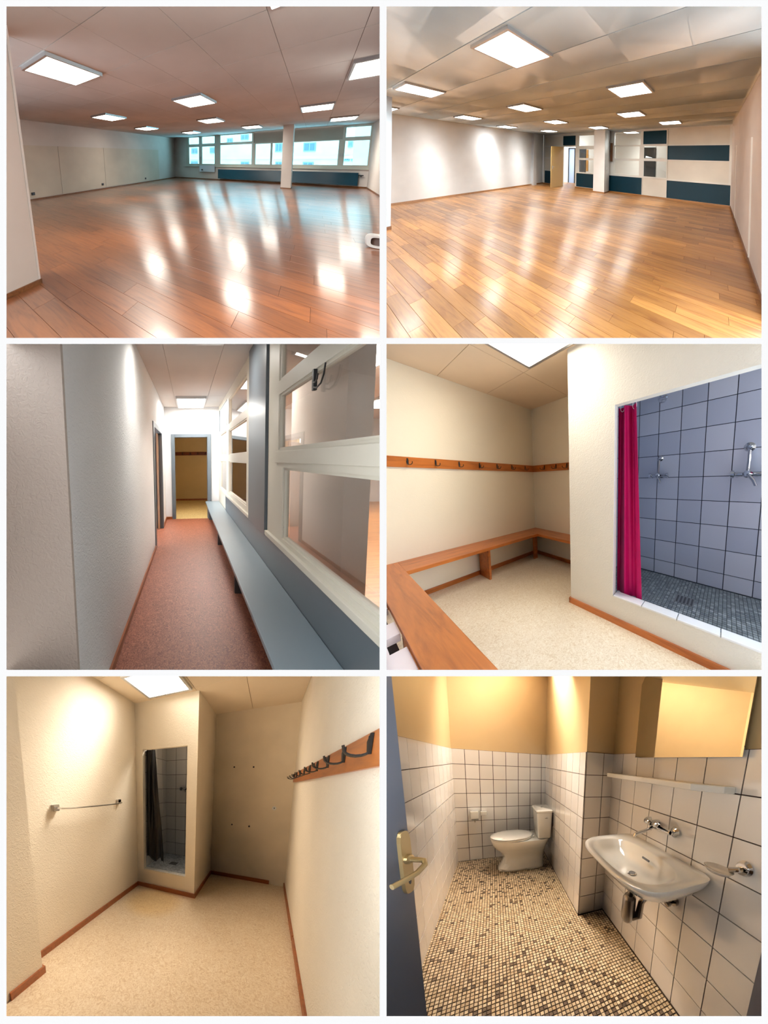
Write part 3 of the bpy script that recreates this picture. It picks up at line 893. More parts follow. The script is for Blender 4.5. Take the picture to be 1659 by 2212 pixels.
    greys = [(3.96, 4.93, 2.14, 2.65)]
    for r in rects_minus(0.2, yb, 0.76, hc, panes + greys + [(1.92, 2.46, 0.76, hc)]):
        S.box('frame_member', (x0, x1, *r[:2], r[2], r[3]), cream, parent=p, **both)
    for a, b, q, z in panes:
        e = 0.018
        bd = MB()
        for s in ((a, b, q, q + e), (a, b, z - e, z), (a, a + e, q, z), (b - e, b, q, z)):
            bd.box(x0 + 0.012, x0 + 0.05, s[0], s[1], s[2], s[3])
        bead = S.add('glazing_bead', bd, cream, p, **both)
        S.box('pane', (x0 + 0.03, x0 + 0.036, a, b, q, z), pane, parent=bead or p, **both)
    for a, b, q, z in greys:
        S.box('panel', (x0 + 0.01, x1, a, b, q, z), paint('grey_field', srgb(150, 166, 176), 0.4), parent=p, **both)
        S.add('panel_edge', MB().box(x0 - 0.002, x0 + 0.012, a, a + 0.014, q, z).box(x0 - 0.002, x0 + 0.012, b - 0.014, b, q, z), dark, p, **both)
    S.box('post', (x0 - 0.03, x1, 1.925, 2.455, 0.74, hc), grey, parent=p, bevel=0.004, **both)
    S.box('lower_wall', (x0 - 0.012, x1, 0.2, 4.08, 0, 0.75), grey, parent=p)
    S.box('lower_wall', (x0 - 0.004, x1, 4.08, yb, 0, 0.76), cream, parent=p)
    S.box('sill', (x0 - 0.03, x1, 0.2, 1.92, 0.75, 0.795), cream, parent=p, bevel=0.005)
    S.box('sill', (x0 - 0.03, x1, 2.46, 3.96, 0.75, 0.79), cream, parent=p, bevel=0.005)
    S.box('mid_rail', (x0 - 0.015, x1, 0.2, 1.74, 1.46, 1.555), cream, parent=p, bevel=0.004)
    hk = S.thing('coat_hook', (xr - 0.01, 1.23, 1.92), 'black double coat hook on the large corridor window', 'coat hook')
    S.box('back_plate', (xr - 0.012, xr + 0.012, 1.221, 1.239, 1.905, 2.03), m_black_iron, parent=hk, bevel=0.003)
    S.add('prong', MB().tube([(xr - 0.012, 1.23, 1.925), (xr - 0.013, 1.19, 1.908), (xr - 0.014, 1.15, 1.92), (xr - 0.015, 1.125, 1.96), (xr - 0.016, 1.112, 2.015)], 0.005, 8), m_black_iron, hk, smooth=True)
    S.add('prong', MB().tube([(xr - 0.012, 1.23, 1.955), (xr - 0.013, 1.208, 1.945), (xr - 0.014, 1.186, 1.955), (xr - 0.015, 1.178, 1.985)], 0.005, 8), m_black_iron, hk, smooth=True)
    # bench
    b = S.thing('bench', (0.6, 2.7, 0), 'long blue grey painted bench under the corridor windows', 'bench')
    S.box('seat', (0.418, xr - 0.014, 0.2, 4.93, 0.415, 0.45), bench_m, parent=b, bevel=0.004)
    for y in (4.86, 3.4, 2.13, 0.85):
        S.box('leg', (0.50, xr - 0.02, y, y + 0.03, 0, 0.415), dark, parent=b)
    # hall behind the glass
    fl = wood('glimpsed_planks', srgb(184, 124, 74), srgb(220, 168, 114), 'x', 15, 0.3, 0.5, (0.8, 1.1))
    S.box('floor', (xr + 0.06, 13, 0.6, 6.5, -0.06, 0), fl, label='orange plank floor glimpsed through the corridor glass', cat='floor', kind='structure')
    S.box('wall_hall', (xr + 0.06, 13, 6.5, 6.6, 0, 2.75), paint('glimpsed_wall', srgb(232, 234, 238), 0.6), label='white hall wall glimpsed through the corridor glass', cat='wall', kind='structure')
    S.box('ceiling', (xr + 0.06, 13, 0.6, 6.6, 2.75, 2.8), paint('glimpsed_ceiling', srgb(226, 212, 204), 0.8), label='pinkish hall ceiling glimpsed through the corridor glass', cat='ceiling', kind='structure', **both)
    m_glimpse = glow('glimpsed_diffuser', (1, 0.96, 0.9, 1), 50.0)
    pink = paint('glimpsed_column', srgb(242, 238, 234), 0.6)
    S.box('wall_column', (1.55, 1.82, 1.95, 3.0, 0, 2.75), pink, label='pale pinkish column standing behind the large corridor window', cat='column', kind='structure', **both)
    S.box('wall_column', (2.4, 3.0, 5.2, 5.8, 0, 2.75), pink, label='farther pale pinkish column behind the corridor glass', cat='column', kind='structure', **both)
    ceiling_light(S, 1.9, 2.55, 2.15, 2.78, 2.75, 'hall ceiling light glimpsed at the top of the large corridor window', 'hall lights behind the corridor glass', m_glimpse)
    ceiling_light(S, 0.9, 1.2, 2.8, 3.6, 2.75, 'added hall ceiling light hidden behind the grey post of the corridor partition', 'hall lights behind the corridor glass', m_glimpse)  # added out of sight behind the post to light the column
    ceiling_light(S, 4.0, 4.8, 4.2, 5.0, 2.75, 'hall ceiling light glimpsed halfway up the large corridor window', 'hall lights behind the corridor glass', m_glimpse)
    ceiling_light(S, -0.23, 0.39, 4.14, 4.92, hc, 'bright ceiling light above the door at the end of the corridor', 'corridor lights', m_diff_corr)
    ceiling_light(S, -0.2, 0.4, 2.05, 2.24, hc, 'added unseen corridor ceiling light over the near end of the bench', 'corridor lights', glow('near_corridor_added_diffuser', (1.0, 0.98, 0.96, 1), 80.0))  # unseen strip lamp added to brighten the near corridor
corridor()

# ================================================================== 4  changing room with the magenta curtain
def magenta_room():
    S = MR
    xl, yb, hc, ys = -2.791, 2.437, 2.638, 1.616
    wall = paint('cream_stucco', srgb(244, 230, 204), 0.75, 0.2, 0.02, 1.2, (40, 0.25, 0.008))
    wall2 = paint('grey_cream_stucco', srgb(226, 220, 208), 0.75, 0.2, 0.02, 1.2, (45, 0.5, 0.01))
    ceil_m = paint('peach_ceiling', srgb(232, 208, 178), 0.8)
    joint_m = plain('peach_ceiling_joint', srgb(186, 156, 124), 0.9)
    woody = wood('pine_y', srgb(150, 76, 26), srgb(196, 112, 48), 'y', 12, 0.35, 0.5, (0.9, 1.1))
    woodx = wood('pine_x', srgb(150, 76, 26), srgb(196, 112, 48), 'x', 12, 0.35, 0.5, (0.9, 1.1))
    both = dict(clip='both')
    S.box('floor', (xl, 1.2, -0.3, yb, -0.06, 0), lino('cream_lino', srgb(222, 202, 170), srgb(236, 220, 194), srgb(244, 232, 210), 34), label='cream speckled floor covering of the magenta-curtain room', cat='floor', kind='structure')
    ceiling(S, xl, 1.2, -0.2, yb, hc, [-1.94], [0.97, 1.6], ceil_m, joint_m, 'peach coloured panelled ceiling of the magenta-curtain room', clip='both')
    S.box('wall_left', (xl - 0.1, xl, -0.3, yb + 0.1, 0, hc), wall, label='long cream wall with the coat rail and bench', cat='wall', kind='structure', **both)
    S.box('wall_back', (xl, -1.1, yb, yb + 0.1, 0, hc), wall, label='short cream back wall beside the shower block', cat='wall', kind='structure', **both)
    # shower block
    mb = MB()
    for a, b, p, q in rects_minus(-1.288, 1.4, 0, hc, [(-0.78, 1.4, 0.262, 1.995)]):
        mb.box(a, b, ys, ys + 0.06, p, q)
    mb.box(-1.288, -1.18, ys + 0.06, yb, 0, hc)
    S.add('wall_shower', mb, wall2, label='stucco wall of the shower block with the magenta curtain', cat='wall', kind='structure', **both)
    ty = 2.52
    grout = plain('shower_grout', srgb(52, 58, 74), 0.8)
    tm = tilemat('shower_tile', [(0, srgb(176, 180, 196)), (1, srgb(196, 198, 210))], 0.1, 0.6)
    sw = S.box('wall_tiled', (-1.18, 1.3, ty, ty + 0.08, 0.1, 2.5), grout, label='grey blue tiled back wall of the shower', cat='wall', kind='structure', **both)
    tile_wall(S, sw, (0, ty, 0), (1, 0, 0), (0, 0, 1), steps(-1.18, 1.2, 0.228, -1.108), steps(0.2, 2.45, 0.2535, 0.369), tm, (0, -1, 0), 5, 0.007, 0.008, clip='both')
    sl = S.box('wall_tiled_side', (-1.18, -1.1, ys + 0.1, ty, 0.1, 2.5), grout, label='tiled left side wall of the shower behind the magenta curtain', cat='wall', kind='structure', **both)
    tile_wall(S, sl, (-1.1, 0, 0), (0, 1, 0), (0, 0, 1), steps(ys + 0.1, ty, 0.228), steps(0.2, 2.45, 0.2535, 0.369), tm, (1, 0, 0), 6, 0.007, 0.008)
    S.box('ceiling', (-1.18, 1.4, ys + 0.1, ty, 2.45, 2.5), wall2, label='ceiling of the shower with the magenta curtain', cat='ceiling', kind='structure', **both)
    # window added out of view, lets bluish daylight into the shower
    pw = S.thing('window_1', (1.35, 2.1, 0.9), 'small added window, out of view in the right side of the shower', 'window', None, 'structure')
    fm = paint('shower_window_frame', srgb(220, 224, 230), 0.5)
    S.box('frame', (1.3, 1.36, ys, ty, 0, 0.8), wall2, parent=pw)
    S.box('frame', (1.3, 1.36, ys, ty, 2.2, 2.5), wall2, parent=pw)
    S.box('pane', (1.33, 1.336, ys, ty, 0.8, 2.2), glass('bluish_glass', (0.55, 0.78, 1.0, 1)), parent=pw)
    sf = S.box('floor', (-1.18, 1.3, ys + 0.08, ty, 0.1, 0.196), plain('shower_floor_grout', srgb(70, 76, 80), 0.8), label='dark grey mosaic floor of the shower behind the white sill', cat='floor', kind='structure')
    mo = MB()
    rnd = random.Random(8)
    for i in range(74):
        for j in range(28):
            a, b = -1.1 + i * 0.03, ys + 0.1 + j * 0.03
            if b + 0.027 < ty:
                mo.box(a, a + 0.025, b, b + 0.025, 0.196, 0.2, rnd.random())
    S.add('mosaic', mo, tilemat('shower_mosaic', [(0, srgb(88, 96, 100)), (0.7, srgb(122, 130, 132)), (1, srgb(150, 156, 158))], 0.35), sf, kind='stuff')
    dr = S.thing('floor_drain', (-0.25, 2.06, 0.2), 'slotted dark drain in the mosaic floor of the magenta-curtain shower', 'drain')
    plate = S.box('plate', (-0.33, -0.17, 1.99, 2.13, 0.2, 0.203), plain('drain_steel', srgb(120, 124, 126), 0.4, 0.6), parent=dr)
    for k in range(5):
        S.box('slot', (-0.315 + 0.03 * k, -0.3 + 0.03 * k, 2.0, 2.12, 0.2025, 0.2045), m_dark, parent=plate)
    # sill tiles
    st = S.thing('trim_sill', (0, ys, 0.262), 'row of white sill tiles at the foot of the shower opening', 'sill', None, 'structure')
    wm = plain('sill_tile_white', srgb(232, 232, 234), 0.2)
    for a, b in zip((-0.775, -0.51, -0.24, 0.03, 0.3, 0.57), (-0.51, -0.24, 0.03, 0.3, 0.57, 0.84)):
        S.box('tile', (a + 0.003, b - 0.003, ys - 0.004, ys + 0.085, 0.262, 0.278), wm, parent=st, bevel=0.003)
    # curtain
    cu = S.thing('shower_curtain', (-0.7, 1.72, 0.25), 'magenta shower curtain drawn to the left of the opening', 'curtain')
    def fold(u, v):
        w = 0.17 + 0.09 * v
        return (-0.80 + w * u, 1.735 + 0.024 * math.sin(u * 11 + 0.7 * v) + 0.005 * math.sin(u * 29), 2.005 - 1.755 * v)
    S.add('cloth', MB().sheet(fold, 60, 24, (0, 0.003, 0)), paint('magenta_cloth', srgb(196, 14, 96), 0.55, 0.3, 0.1, 3), cu, smooth=True, sharp=80)
    S.add('rail', MB().tube([(-0.83, 1.74, 2.03), (1.28, 1.74, 2.03)], 0.009, 8), m_chrome, cu, smooth=True)
    for x in (-0.765, -0.655):
        S.add('ring', MB().tube([(x + 0.018 * math.cos(a), 1.74, 2.0 + 0.034 * math.sin(a)) for a in [k * math.pi / 6 for k in range(13)]], 0.003, 6), m_whiteplastic, cu, smooth=True)
    # mixers and shower head
    def mixer(x, z, label, s=1.0):
        m = S.thing('shower_mixer', (x, ty, z), label, 'mixer tap', 'shower mixers by the magenta curtain')
        y = ty - 0.055
        S.add('body', MB().tube([(x - 0.075 * s, y, z), (x + 0.075 * s, y, z)], 0.02 * s, 12).lathe([(0.02, 0), (0.03 * s, 0.01), (0.026 * s, 0.03), (0.014, 0.034)], (x, y - 0.012, z), (0, -1, 0), 14), m_chrome, m, smooth=True)
        for k in (-1, 1):
            S.add('knob', MB().lathe([(0.012, 0), (0.03 * s, 0.008), (0.032 * s, 0.034), (0.016 * s, 0.04)], (x + k * 0.07 * s, y, z), (k, 0, 0), 14), m_chrome, m, smooth=True)
            S.add('wall_flange', MB().lathe([(0.03, 0), (0.026, 0.012), (0.012, 0.016), (0.012, 0.055)], (x + k * 0.055 * s, ty - 0.006, z), (0, -1, 0), 14), m_chrome, m, smooth=True)
        S.add('lever', MB().tube([(x, y - 0.04, z), (x + 0.03 * s, y - 0.075, z - 0.045 * s), (x + 0.045 * s, y - 0.085, z - 0.085 * s)], [0.015, 0.014, 0.012], 8), m_chrome, m, smooth=True)
        S.add('riser', MB().tube([(x, y, z + 0.01), (x + 0.004, y, z + 0.1 * s), (x + 0.004, y + 0.01, z + 0.17 * s), (x + 0.004, ty, z + 0.195 * s)], 0.012 * s, 8), m_chrome, m, smooth=True)
        S.add('rose', MB().lathe([(0.034 * s, 0), (0.034 * s, 0.008), (0.02, 0.016), (0.01, 0.03)], (x + 0.004, ty - 0.006, z + 0.2 * s), (0, -1, 0), 16), m_chrome, m, smooth=True)
    mixer(-0.63, 1.405, 'chrome shower mixer near the magenta curtain')
    mixer(0.145, 1.395, 'chrome shower mixer at the right edge of the tiled shower', 1.25)
    hd = S.thing('overhead_shower', (-0.6, ty, 2.26), 'chrome shower head high on the tiles by the magenta curtain', 'overhead shower')
    S.add('arm', MB().tube([(-0.6, ty, 2.28), (-0.6, ty - 0.06, 2.285), (-0.6, ty - 0.1, 2.26)], 0.011, 8), m_chrome, hd, smooth=True)
    S.add('head', MB().lathe([(0.012, 0), (0.03, 0.02), (0.045, 0.05), (0.04, 0.056)], (-0.6, ty - 0.09, 2.27), (0, -0.5, -0.85), 16), m_chrome, hd, smooth=True)
    S.add('rose', MB().lathe([(0.03, 0), (0.028, 0.01), (0.012, 0.015)], (-0.6, ty - 0.006, 2.28), (0, -1, 0), 14), m_chrome, hd, smooth=True)
    # skirting
    skirting(S, 'baseboard_left', [(xl, xl + 0.016, -0.3, yb, 0, 0.06)], woody, 'pine skirting under the long wall bench')
    skirting(S, 'baseboard_back', [(xl, -1.288, yb - 0.016, yb, 0, 0.06)], woodx, 'pine skirting along the short back wall')
    skirting(S, 'baseboard_shower', [(-1.304, 1.3, ys - 0.016, ys, 0, 0.06), (-1.304, -1.288, ys - 0.016, yb, 0, 0.06)], woodx, 'pine skirting at the foot of the shower block')
    # coat rails
    r = S.thing('coat_rail', (xl, 1.3, 1.537), 'long pine coat rail with black hooks on the long cream wall', 'coat rail')
    S.box('board', (xl, xl + 0.022, 0.0, yb - 0.001, 1.537, 1.652), woody, parent=r, bevel=0.003)
    for y in (0.33, 0.6, 0.87, 1.14, 1.415, 1.69, 1.96, 2.23):
        S.add('hook', hook_mesh((xl + 0.022, y, 1.6), (1, 0, 0), (0, 1, 0), 1.0), m_black_iron, r, smooth=True)
    r = S.thing('coat_rail', (-2.3, yb, 1.537), 'short pine coat rail with black hooks on the back wall', 'coat rail')
    S.box('board', (xl + 0.022, -1.94, yb - 0.022, yb, 1.537, 1.652), woodx, parent=r, bevel=0.003)
    for x in (-2.47, -2.2, -1.97):
        S.add('hook', hook_mesh((x, yb - 0.022, 1.6), (0, -1, 0), (1, 0, 0), 1.0), m_black_iron, r, smooth=True)
    # bench round three sides
    b = S.thing('wall_bench', (-2.6, 1.3, 0), 'pine bench running round three sides under the coat rails', 'bench')
    bh = 0.494
    S.box('seat', (xl, -2.41, 0.42, 2.14, bh - 0.04, bh), woody, parent=b, bevel=0.004)
    S.box('seat', (xl, -1.3, 2.14, yb, bh - 0.04, bh), woodx, parent=b, bevel=0.004)
    S.box('seat', (xl, -0.6, 0.2, 0.42, bh - 0.04, bh), woodx, parent=b, bevel=0.004)
    S.box('support', (xl + 0.02, -2.50, 1.32, 1.35, 0, bh - 0.04), woody, parent=b, bevel=0.002)
    S.box('support', (-2.60, -2.57, 2.2, 2.28, 0, bh - 0.04), woody, parent=b, bevel=0.002)
    S.box('support', (-1.6, -1.57, 0.22, 0.4, 0, bh - 0.04), woody, parent=b, bevel=0.002)
    # white slotted crate at the left edge
    c = S.thing('slotted_crate', (-1.5, 0.1, 0), 'white slotted crate behind the bench at the left edge', 'crate')
    wp = plain('pinkish_white_plastic', srgb(236, 222, 222), 0.4)
    for p, q in ((-2.0, -1.83), (-1.62, -1.46), (-1.31, -1.1)):
        S.box('bar', (p, q, 0.02, 0.195, 0.42, 0.47), wp, parent=c, bevel=0.004)
    S.box('bar', (-2.0, -1.1, 0.02, 0.125, 0.42, 0.47), wp, parent=c, bevel=0.004)
    S.box('side', (-2.0, -1.1, 0.0, 0.02, 0.0, 0.47), wp, parent=c)
    S.box('tray', (-1.99, -1.11, 0.02, 0.19, 0.3, 0.33), m_dark, parent=c)
    ceiling_light(S, -1.79, -1.15, 0.97, 1.56, hc, 'bright ceiling light at the top of the magenta-curtain room', 'changing room lights', glow('magenta_room_diffuser', (1.0, 0.95, 0.86, 1), 26.0), 0.03)
magenta_room()

# ================================================================== 5  changing room with the black curtain
def black_room():
    S = BL
    xl, xs, xr, ys, yb, hc = -1.715, -0.81, 0.323, 2.629, 3.557, 2.627
    wall = paint('warm_stucco', srgb(238, 226, 206), 0.75, 0.2, 0.03, 1.5, (36, 0.45, 0.01))
    smooth_w = paint('warm_smooth_wall', srgb(232, 216, 190), 0.7, 0.2, 0.05, 2.0)
    ceil_m = paint('warm_ceiling', srgb(230, 212, 186), 0.8)
    joint_m = plain('warm_ceiling_joint', srgb(186, 160, 124), 0.9)
    skirt = wood('orange_brown_skirting', srgb(130, 62, 18), srgb(166, 88, 32), 'x', 20, 0.45)
    both = dict(clip='both')
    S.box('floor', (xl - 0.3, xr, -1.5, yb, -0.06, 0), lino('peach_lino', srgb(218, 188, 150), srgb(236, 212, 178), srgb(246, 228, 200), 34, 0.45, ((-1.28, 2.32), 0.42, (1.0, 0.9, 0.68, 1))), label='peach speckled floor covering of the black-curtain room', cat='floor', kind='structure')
    ceiling(S, xl, xr, 0.3, yb, hc, [-1.45, -0.84, -0.28], [1.9, 2.53], ceil_m, joint_m, 'warm cream panelled ceiling of the black-curtain room', clip='both')
    S.box('wall_left', (xl - 0.1, xl, 0.3, yb, 0, hc), wall, label='cream stucco left wall behind the towel rail', cat='wall', kind='structure', **both)
    S.box('wall_end', (-1.9, -1.544, -1.5, 0.937, 0, hc), wall, label='near stucco wall end at the left edge of the black-curtain room', cat='wall', kind='structure', **both)
    S.box('wall_right', (xr, xr + 0.1, 0.0, yb + 0.1, 0, hc), wall, label='cream stucco right wall under the coat rail', cat='wall', kind='structure', **both)
    S.box('wall_back', (xs, xr, yb, yb + 0.1, 0, hc), smooth_w, label='recessed cream back wall with drill holes', cat='wall', kind='structure', **both)
    mb = MB()
    for a, b, p, q in rects_minus(xl, xs, 0, hc, [(-1.605, -0.945, 0.285, 2.015)]):
        mb.box(a, b, ys, ys + 0.07, p, q)
    mb.box(xs - 0.07, xs, ys + 0.07, yb + 0.05, 0, hc)
    S.add('wall_shower', mb, wall, label='cream stucco shower block with the tall opening', cat='wall', kind='structure', **both)
    grout = plain('small_shower_grout', srgb(70, 62, 54), 0.8)
    tm = tilemat('small_shower_tile', [(0, srgb(214, 208, 200)), (1, srgb(226, 220, 212))], 0.15)
    ty = 3.45
    sw = S.box('wall_tiled', (-1.7, xs - 0.07, ty, ty + 0.06, 0.2, 2.4), grout, label='tiled back wall of the narrow shower', cat='wall', kind='structure', **both)
    tile_wall(S, sw, (0, ty, 0), (1, 0, 0), (0, 0, 1), steps(-1.62, xs - 0.07, 0.185), steps(0.29, 2.3, 0.24, 0.51), tm, (0, -1, 0), 4, 0.006, 0.006)
    sl = S.box('wall_tiled_side', (-1.7, -1.62, ys + 0.07, ty, 0.2, 2.4), grout, label='tiled left side wall of the narrow shower', cat='wall', kind='structure', **both)
    tile_wall(S, sl, (-1.62, 0, 0), (0, 1, 0), (0, 0, 1), steps(ys + 0.07, ty, 0.185, ys + 0.1), steps(0.29, 2.3, 0.24, 0.51), tm, (1, 0, 0), 4, 0.006, 0.006)
    S.box('ceiling', (-1.7, xs - 0.07, ys + 0.07, ty, 2.3, 2.35), smooth_w, label='ceiling of the narrow shower', cat='ceiling', kind='structure')
    ceiling_light(S, -1.4, -1.1, 2.85, 3.15, 2.3, 'added small ceiling light hidden inside the narrow shower', 'changing room lights', glow('narrow_shower_added_diffuser', (1.0, 0.98, 0.95, 1), 16.0), 0.03)  # added above the lintel, out of view, to light the tiles
    sf = S.box('floor', (-1.62, xs - 0.07, ys + 0.05, ty, 0.2, 0.286), plain('narrow_shower_grout', srgb(110, 112, 114), 0.8), label='pale grey mosaic floor of the narrow shower', cat='floor', kind='structure')
    mo = MB()
    rnd = random.Random(4)
    for i in range(30):
        for j in range(30):
            a, b = -1.62 + i * 0.025, ys + 0.07 + j * 0.025
            if b + 0.024 < ty:
                mo.box(a, a + 0.021, b, b + 0.021, 0.286, 0.29, rnd.random())
    S.add('mosaic', mo, tilemat('narrow_mosaic', [(0, srgb(140, 144, 148)), (1, srgb(214, 216, 218))], 0.3), sf, kind='stuff')
    dr = S.thing('floor_drain', (-1.28, 3.01, 0.29), 'small square drain in the narrow shower floor', 'drain')
    plate = S.box('plate', (-1.34, -1.22, 2.95, 3.07, 0.29, 0.293), plain('small_drain_steel', srgb(96, 92, 88), 0.4, 0.5), parent=dr)
    for k in range(4):
        S.box('slot', (-1.325 + 0.028 * k, -1.31 + 0.028 * k, 2.965, 3.055, 0.292, 0.2945), m_dark, parent=plate)
    st = S.thing('trim_sill', (-1.28, ys, 0.285), 'white tiled sill of the narrow shower opening', 'sill', None, 'structure')
    wm = plain('narrow_sill_white', srgb(240, 234, 224), 0.25)
    for a, b in ((-1.605, -1.42), (-1.42, -1.22), (-1.22, -1.06), (-1.06, -0.945)):
        S.box('tile', (a + 0.002, b - 0.002, ys - 0.004, ys + 0.072, 0.272, 0.288), wm, parent=st, bevel=0.003)
    cu = S.thing('shower_curtain', (-1.5, 2.73, 0.4), 'black shower curtain hanging in the narrow shower opening', 'curtain')
    def fold(u, v):
        xa = -1.625 - 0.01 * v
        xb = -1.475 + 0.15 * v
        hem = 0.04 * math.sin(u * 9) * (v > 0.95) + (-0.06 if u > 0.85 and v > 0.97 else 0)
        return (xa + (xb - xa) * u, 2.735 + 0.018 * math.sin(u * 14 + v) + 0.008 * math.sin(v * 9 + u * 20), 2.02 - 1.60 * v + hem)
    S.add('cloth', MB().sheet(fold, 48, 40, (0, 0.003, 0)), paint('black_cloth', srgb(12, 12, 16), 0.4, 0.5, 0.1, 3), cu, smooth=True, sharp=80)
    S.add('rail', MB().tube([(-1.64, 2.74, 2.03), (-0.9, 2.74, 2.03)], 0.009, 8), m_chrome, cu, smooth=True)
    m = S.thing('shower_mixer', (-1.29, ty, 1.47), 'small chrome mixer tap in the narrow shower', 'mixer tap')
    S.add('body', MB().tube([(-1.30, ty - 0.05, 1.47), (-1.15, ty - 0.05, 1.47)], 0.018, 12).lathe([(0.028, 0), (0.024, 0.01), (0.012, 0.014), (0.012, 0.05)], (-1.28, ty - 0.005, 1.47), (0, -1, 0), 12), m_chrome, m, smooth=True)
    S.add('knob', MB().lathe([(0.014, 0), (0.028, 0.008), (0.028, 0.035), (0.012, 0.04)], (-1.30, ty - 0.05, 1.47), (-1, 0, 0), 12), m_dark, m, smooth=True)
    S.add('lever', MB().tube([(-1.24, ty - 0.06, 1.47), (-1.22, ty - 0.11, 1.43)], 0.01, 8), m_chrome, m, smooth=True)
    # towel rail
    t = S.thing('towel_rail', (xl, 1.75, 1.3), 'slim chrome towel rail on the cream left wall', 'towel rail')
    for y in (1.28, 2.19):
        S.box('bracket', (xl, xl + 0.035, y - 0.03, y + 0.03, 1.285, 1.345), m_chrome, parent=t, bevel=0.005)
    S.add('bar', MB().tube([(xl + 0.03, 1.28, 1.315), (xl + 0.07, 1.3, 1.31), (xl + 0.085, 1.4, 1.305), (xl + 0.085, 1.75, 1.30), (xl + 0.085, 2.1, 1.30), (xl + 0.07, 2.18, 1.305), (xl + 0.03, 2.19, 1.315)], 0.009, 8), m_chrome, t, smooth=True)
    # coat rail
    r = S.thing('coat_rail', (xr, 2.0, 1.565), 'reddish wooden coat rail with black hooks on the right stucco wall', 'coat rail')
    S.box('board', (xr - 0.022, xr, 0.3, 3.5, 1.565, 1.685), wood('red_rail_wood', srgb(140, 74, 28), srgb(184, 106, 46), 'y', 10, 0.35), parent=r, bevel=0.003)
    for y in (0.97, 1.25, 1.54, 1.84, 2.14, 2.44, 2.74, 3.05, 3.35):
        S.add('hook', hook_mesh((xr - 0.022, y, 1.64), (-1, 0, 0), (0, 1, 0), 1.0), m_black_iron, r, smooth=True)
    for x, z, lb in ((-0.5, 1.81, 'upper left dark drill plug on the recessed wall'), (-0.22, 1.80, 'upper right dark drill plug on the recessed wall'), (-0.49, 0.9, 'lower left dark drill plug on the recessed wall'), (-0.23, 0.89, 'lower right dark drill plug on the recessed wall')):
        S.add('wall_plug', MB().lathe([(0.013, 0), (0.013, 0.003), (0.006, 0.004), (0.004, 0.001)], (x, yb, z), (0, -1, 0), 10), m_dark, None, lb, 'wall plug', 'drill plugs of the recessed wall')
    k = S.thing('wall_hook', (0.1, yb, 1.19), 'small white hook on the recessed wall near the right corner', 'hook')
    S.add('plate', MB().lathe([(0.03, 0), (0.03, 0.004), (0.02, 0.006)], (0.1, yb, 1.19), (0, -1, 0), 16), m_whiteplastic, k, smooth=True)
    S.add('prong', MB().tube([(0.1, yb - 0.004, 1.2), (0.1, yb - 0.02, 1.185), (0.1, yb - 0.03, 1.195)], 0.005, 6), m_dark, k, smooth=True)
    b = 0.016
    skirting(S, 'baseboard_left', [(xl, xl + b, 1.03, ys, 0, 0.06)], skirt, 'orange brown skirting below the towel rail')
    skirting(S, 'baseboard_end', [(-1.9, -1.528, 0.69, 0.953, 0, 0.06)], skirt, 'orange brown skirting on the near stucco wall end')
    skirting(S, 'baseboard_shower', [(xl, xs + b, ys - b, ys, 0, 0.06), (xs, xs + b, ys, yb, 0, 0.06)], skirt, 'orange brown skirting round the shower block corner')
    skirting(S, 'baseboard_back', [(xs, 0.11, yb - b, yb, 0, 0.06)], skirt, 'orange brown skirting ending short on the recessed wall')
    skirting(S, 'baseboard_right', [(xr - b, xr, 2.26, yb, 0, 0.06)], skirt, 'far piece of broken skirting along the right stucco wall')
    skirting(S, 'baseboard_right', [(xr - b, xr, 0.0, 2.235, 0, 0.06)], skirt, 'near piece of broken skirting along the right stucco wall')
    ceiling_light(S, -1.43, -0.86, 1.93, 2.52, hc, 'bright ceiling light above the shower block', 'changing room lights', m_diff_warm, 0.03)
black_room()

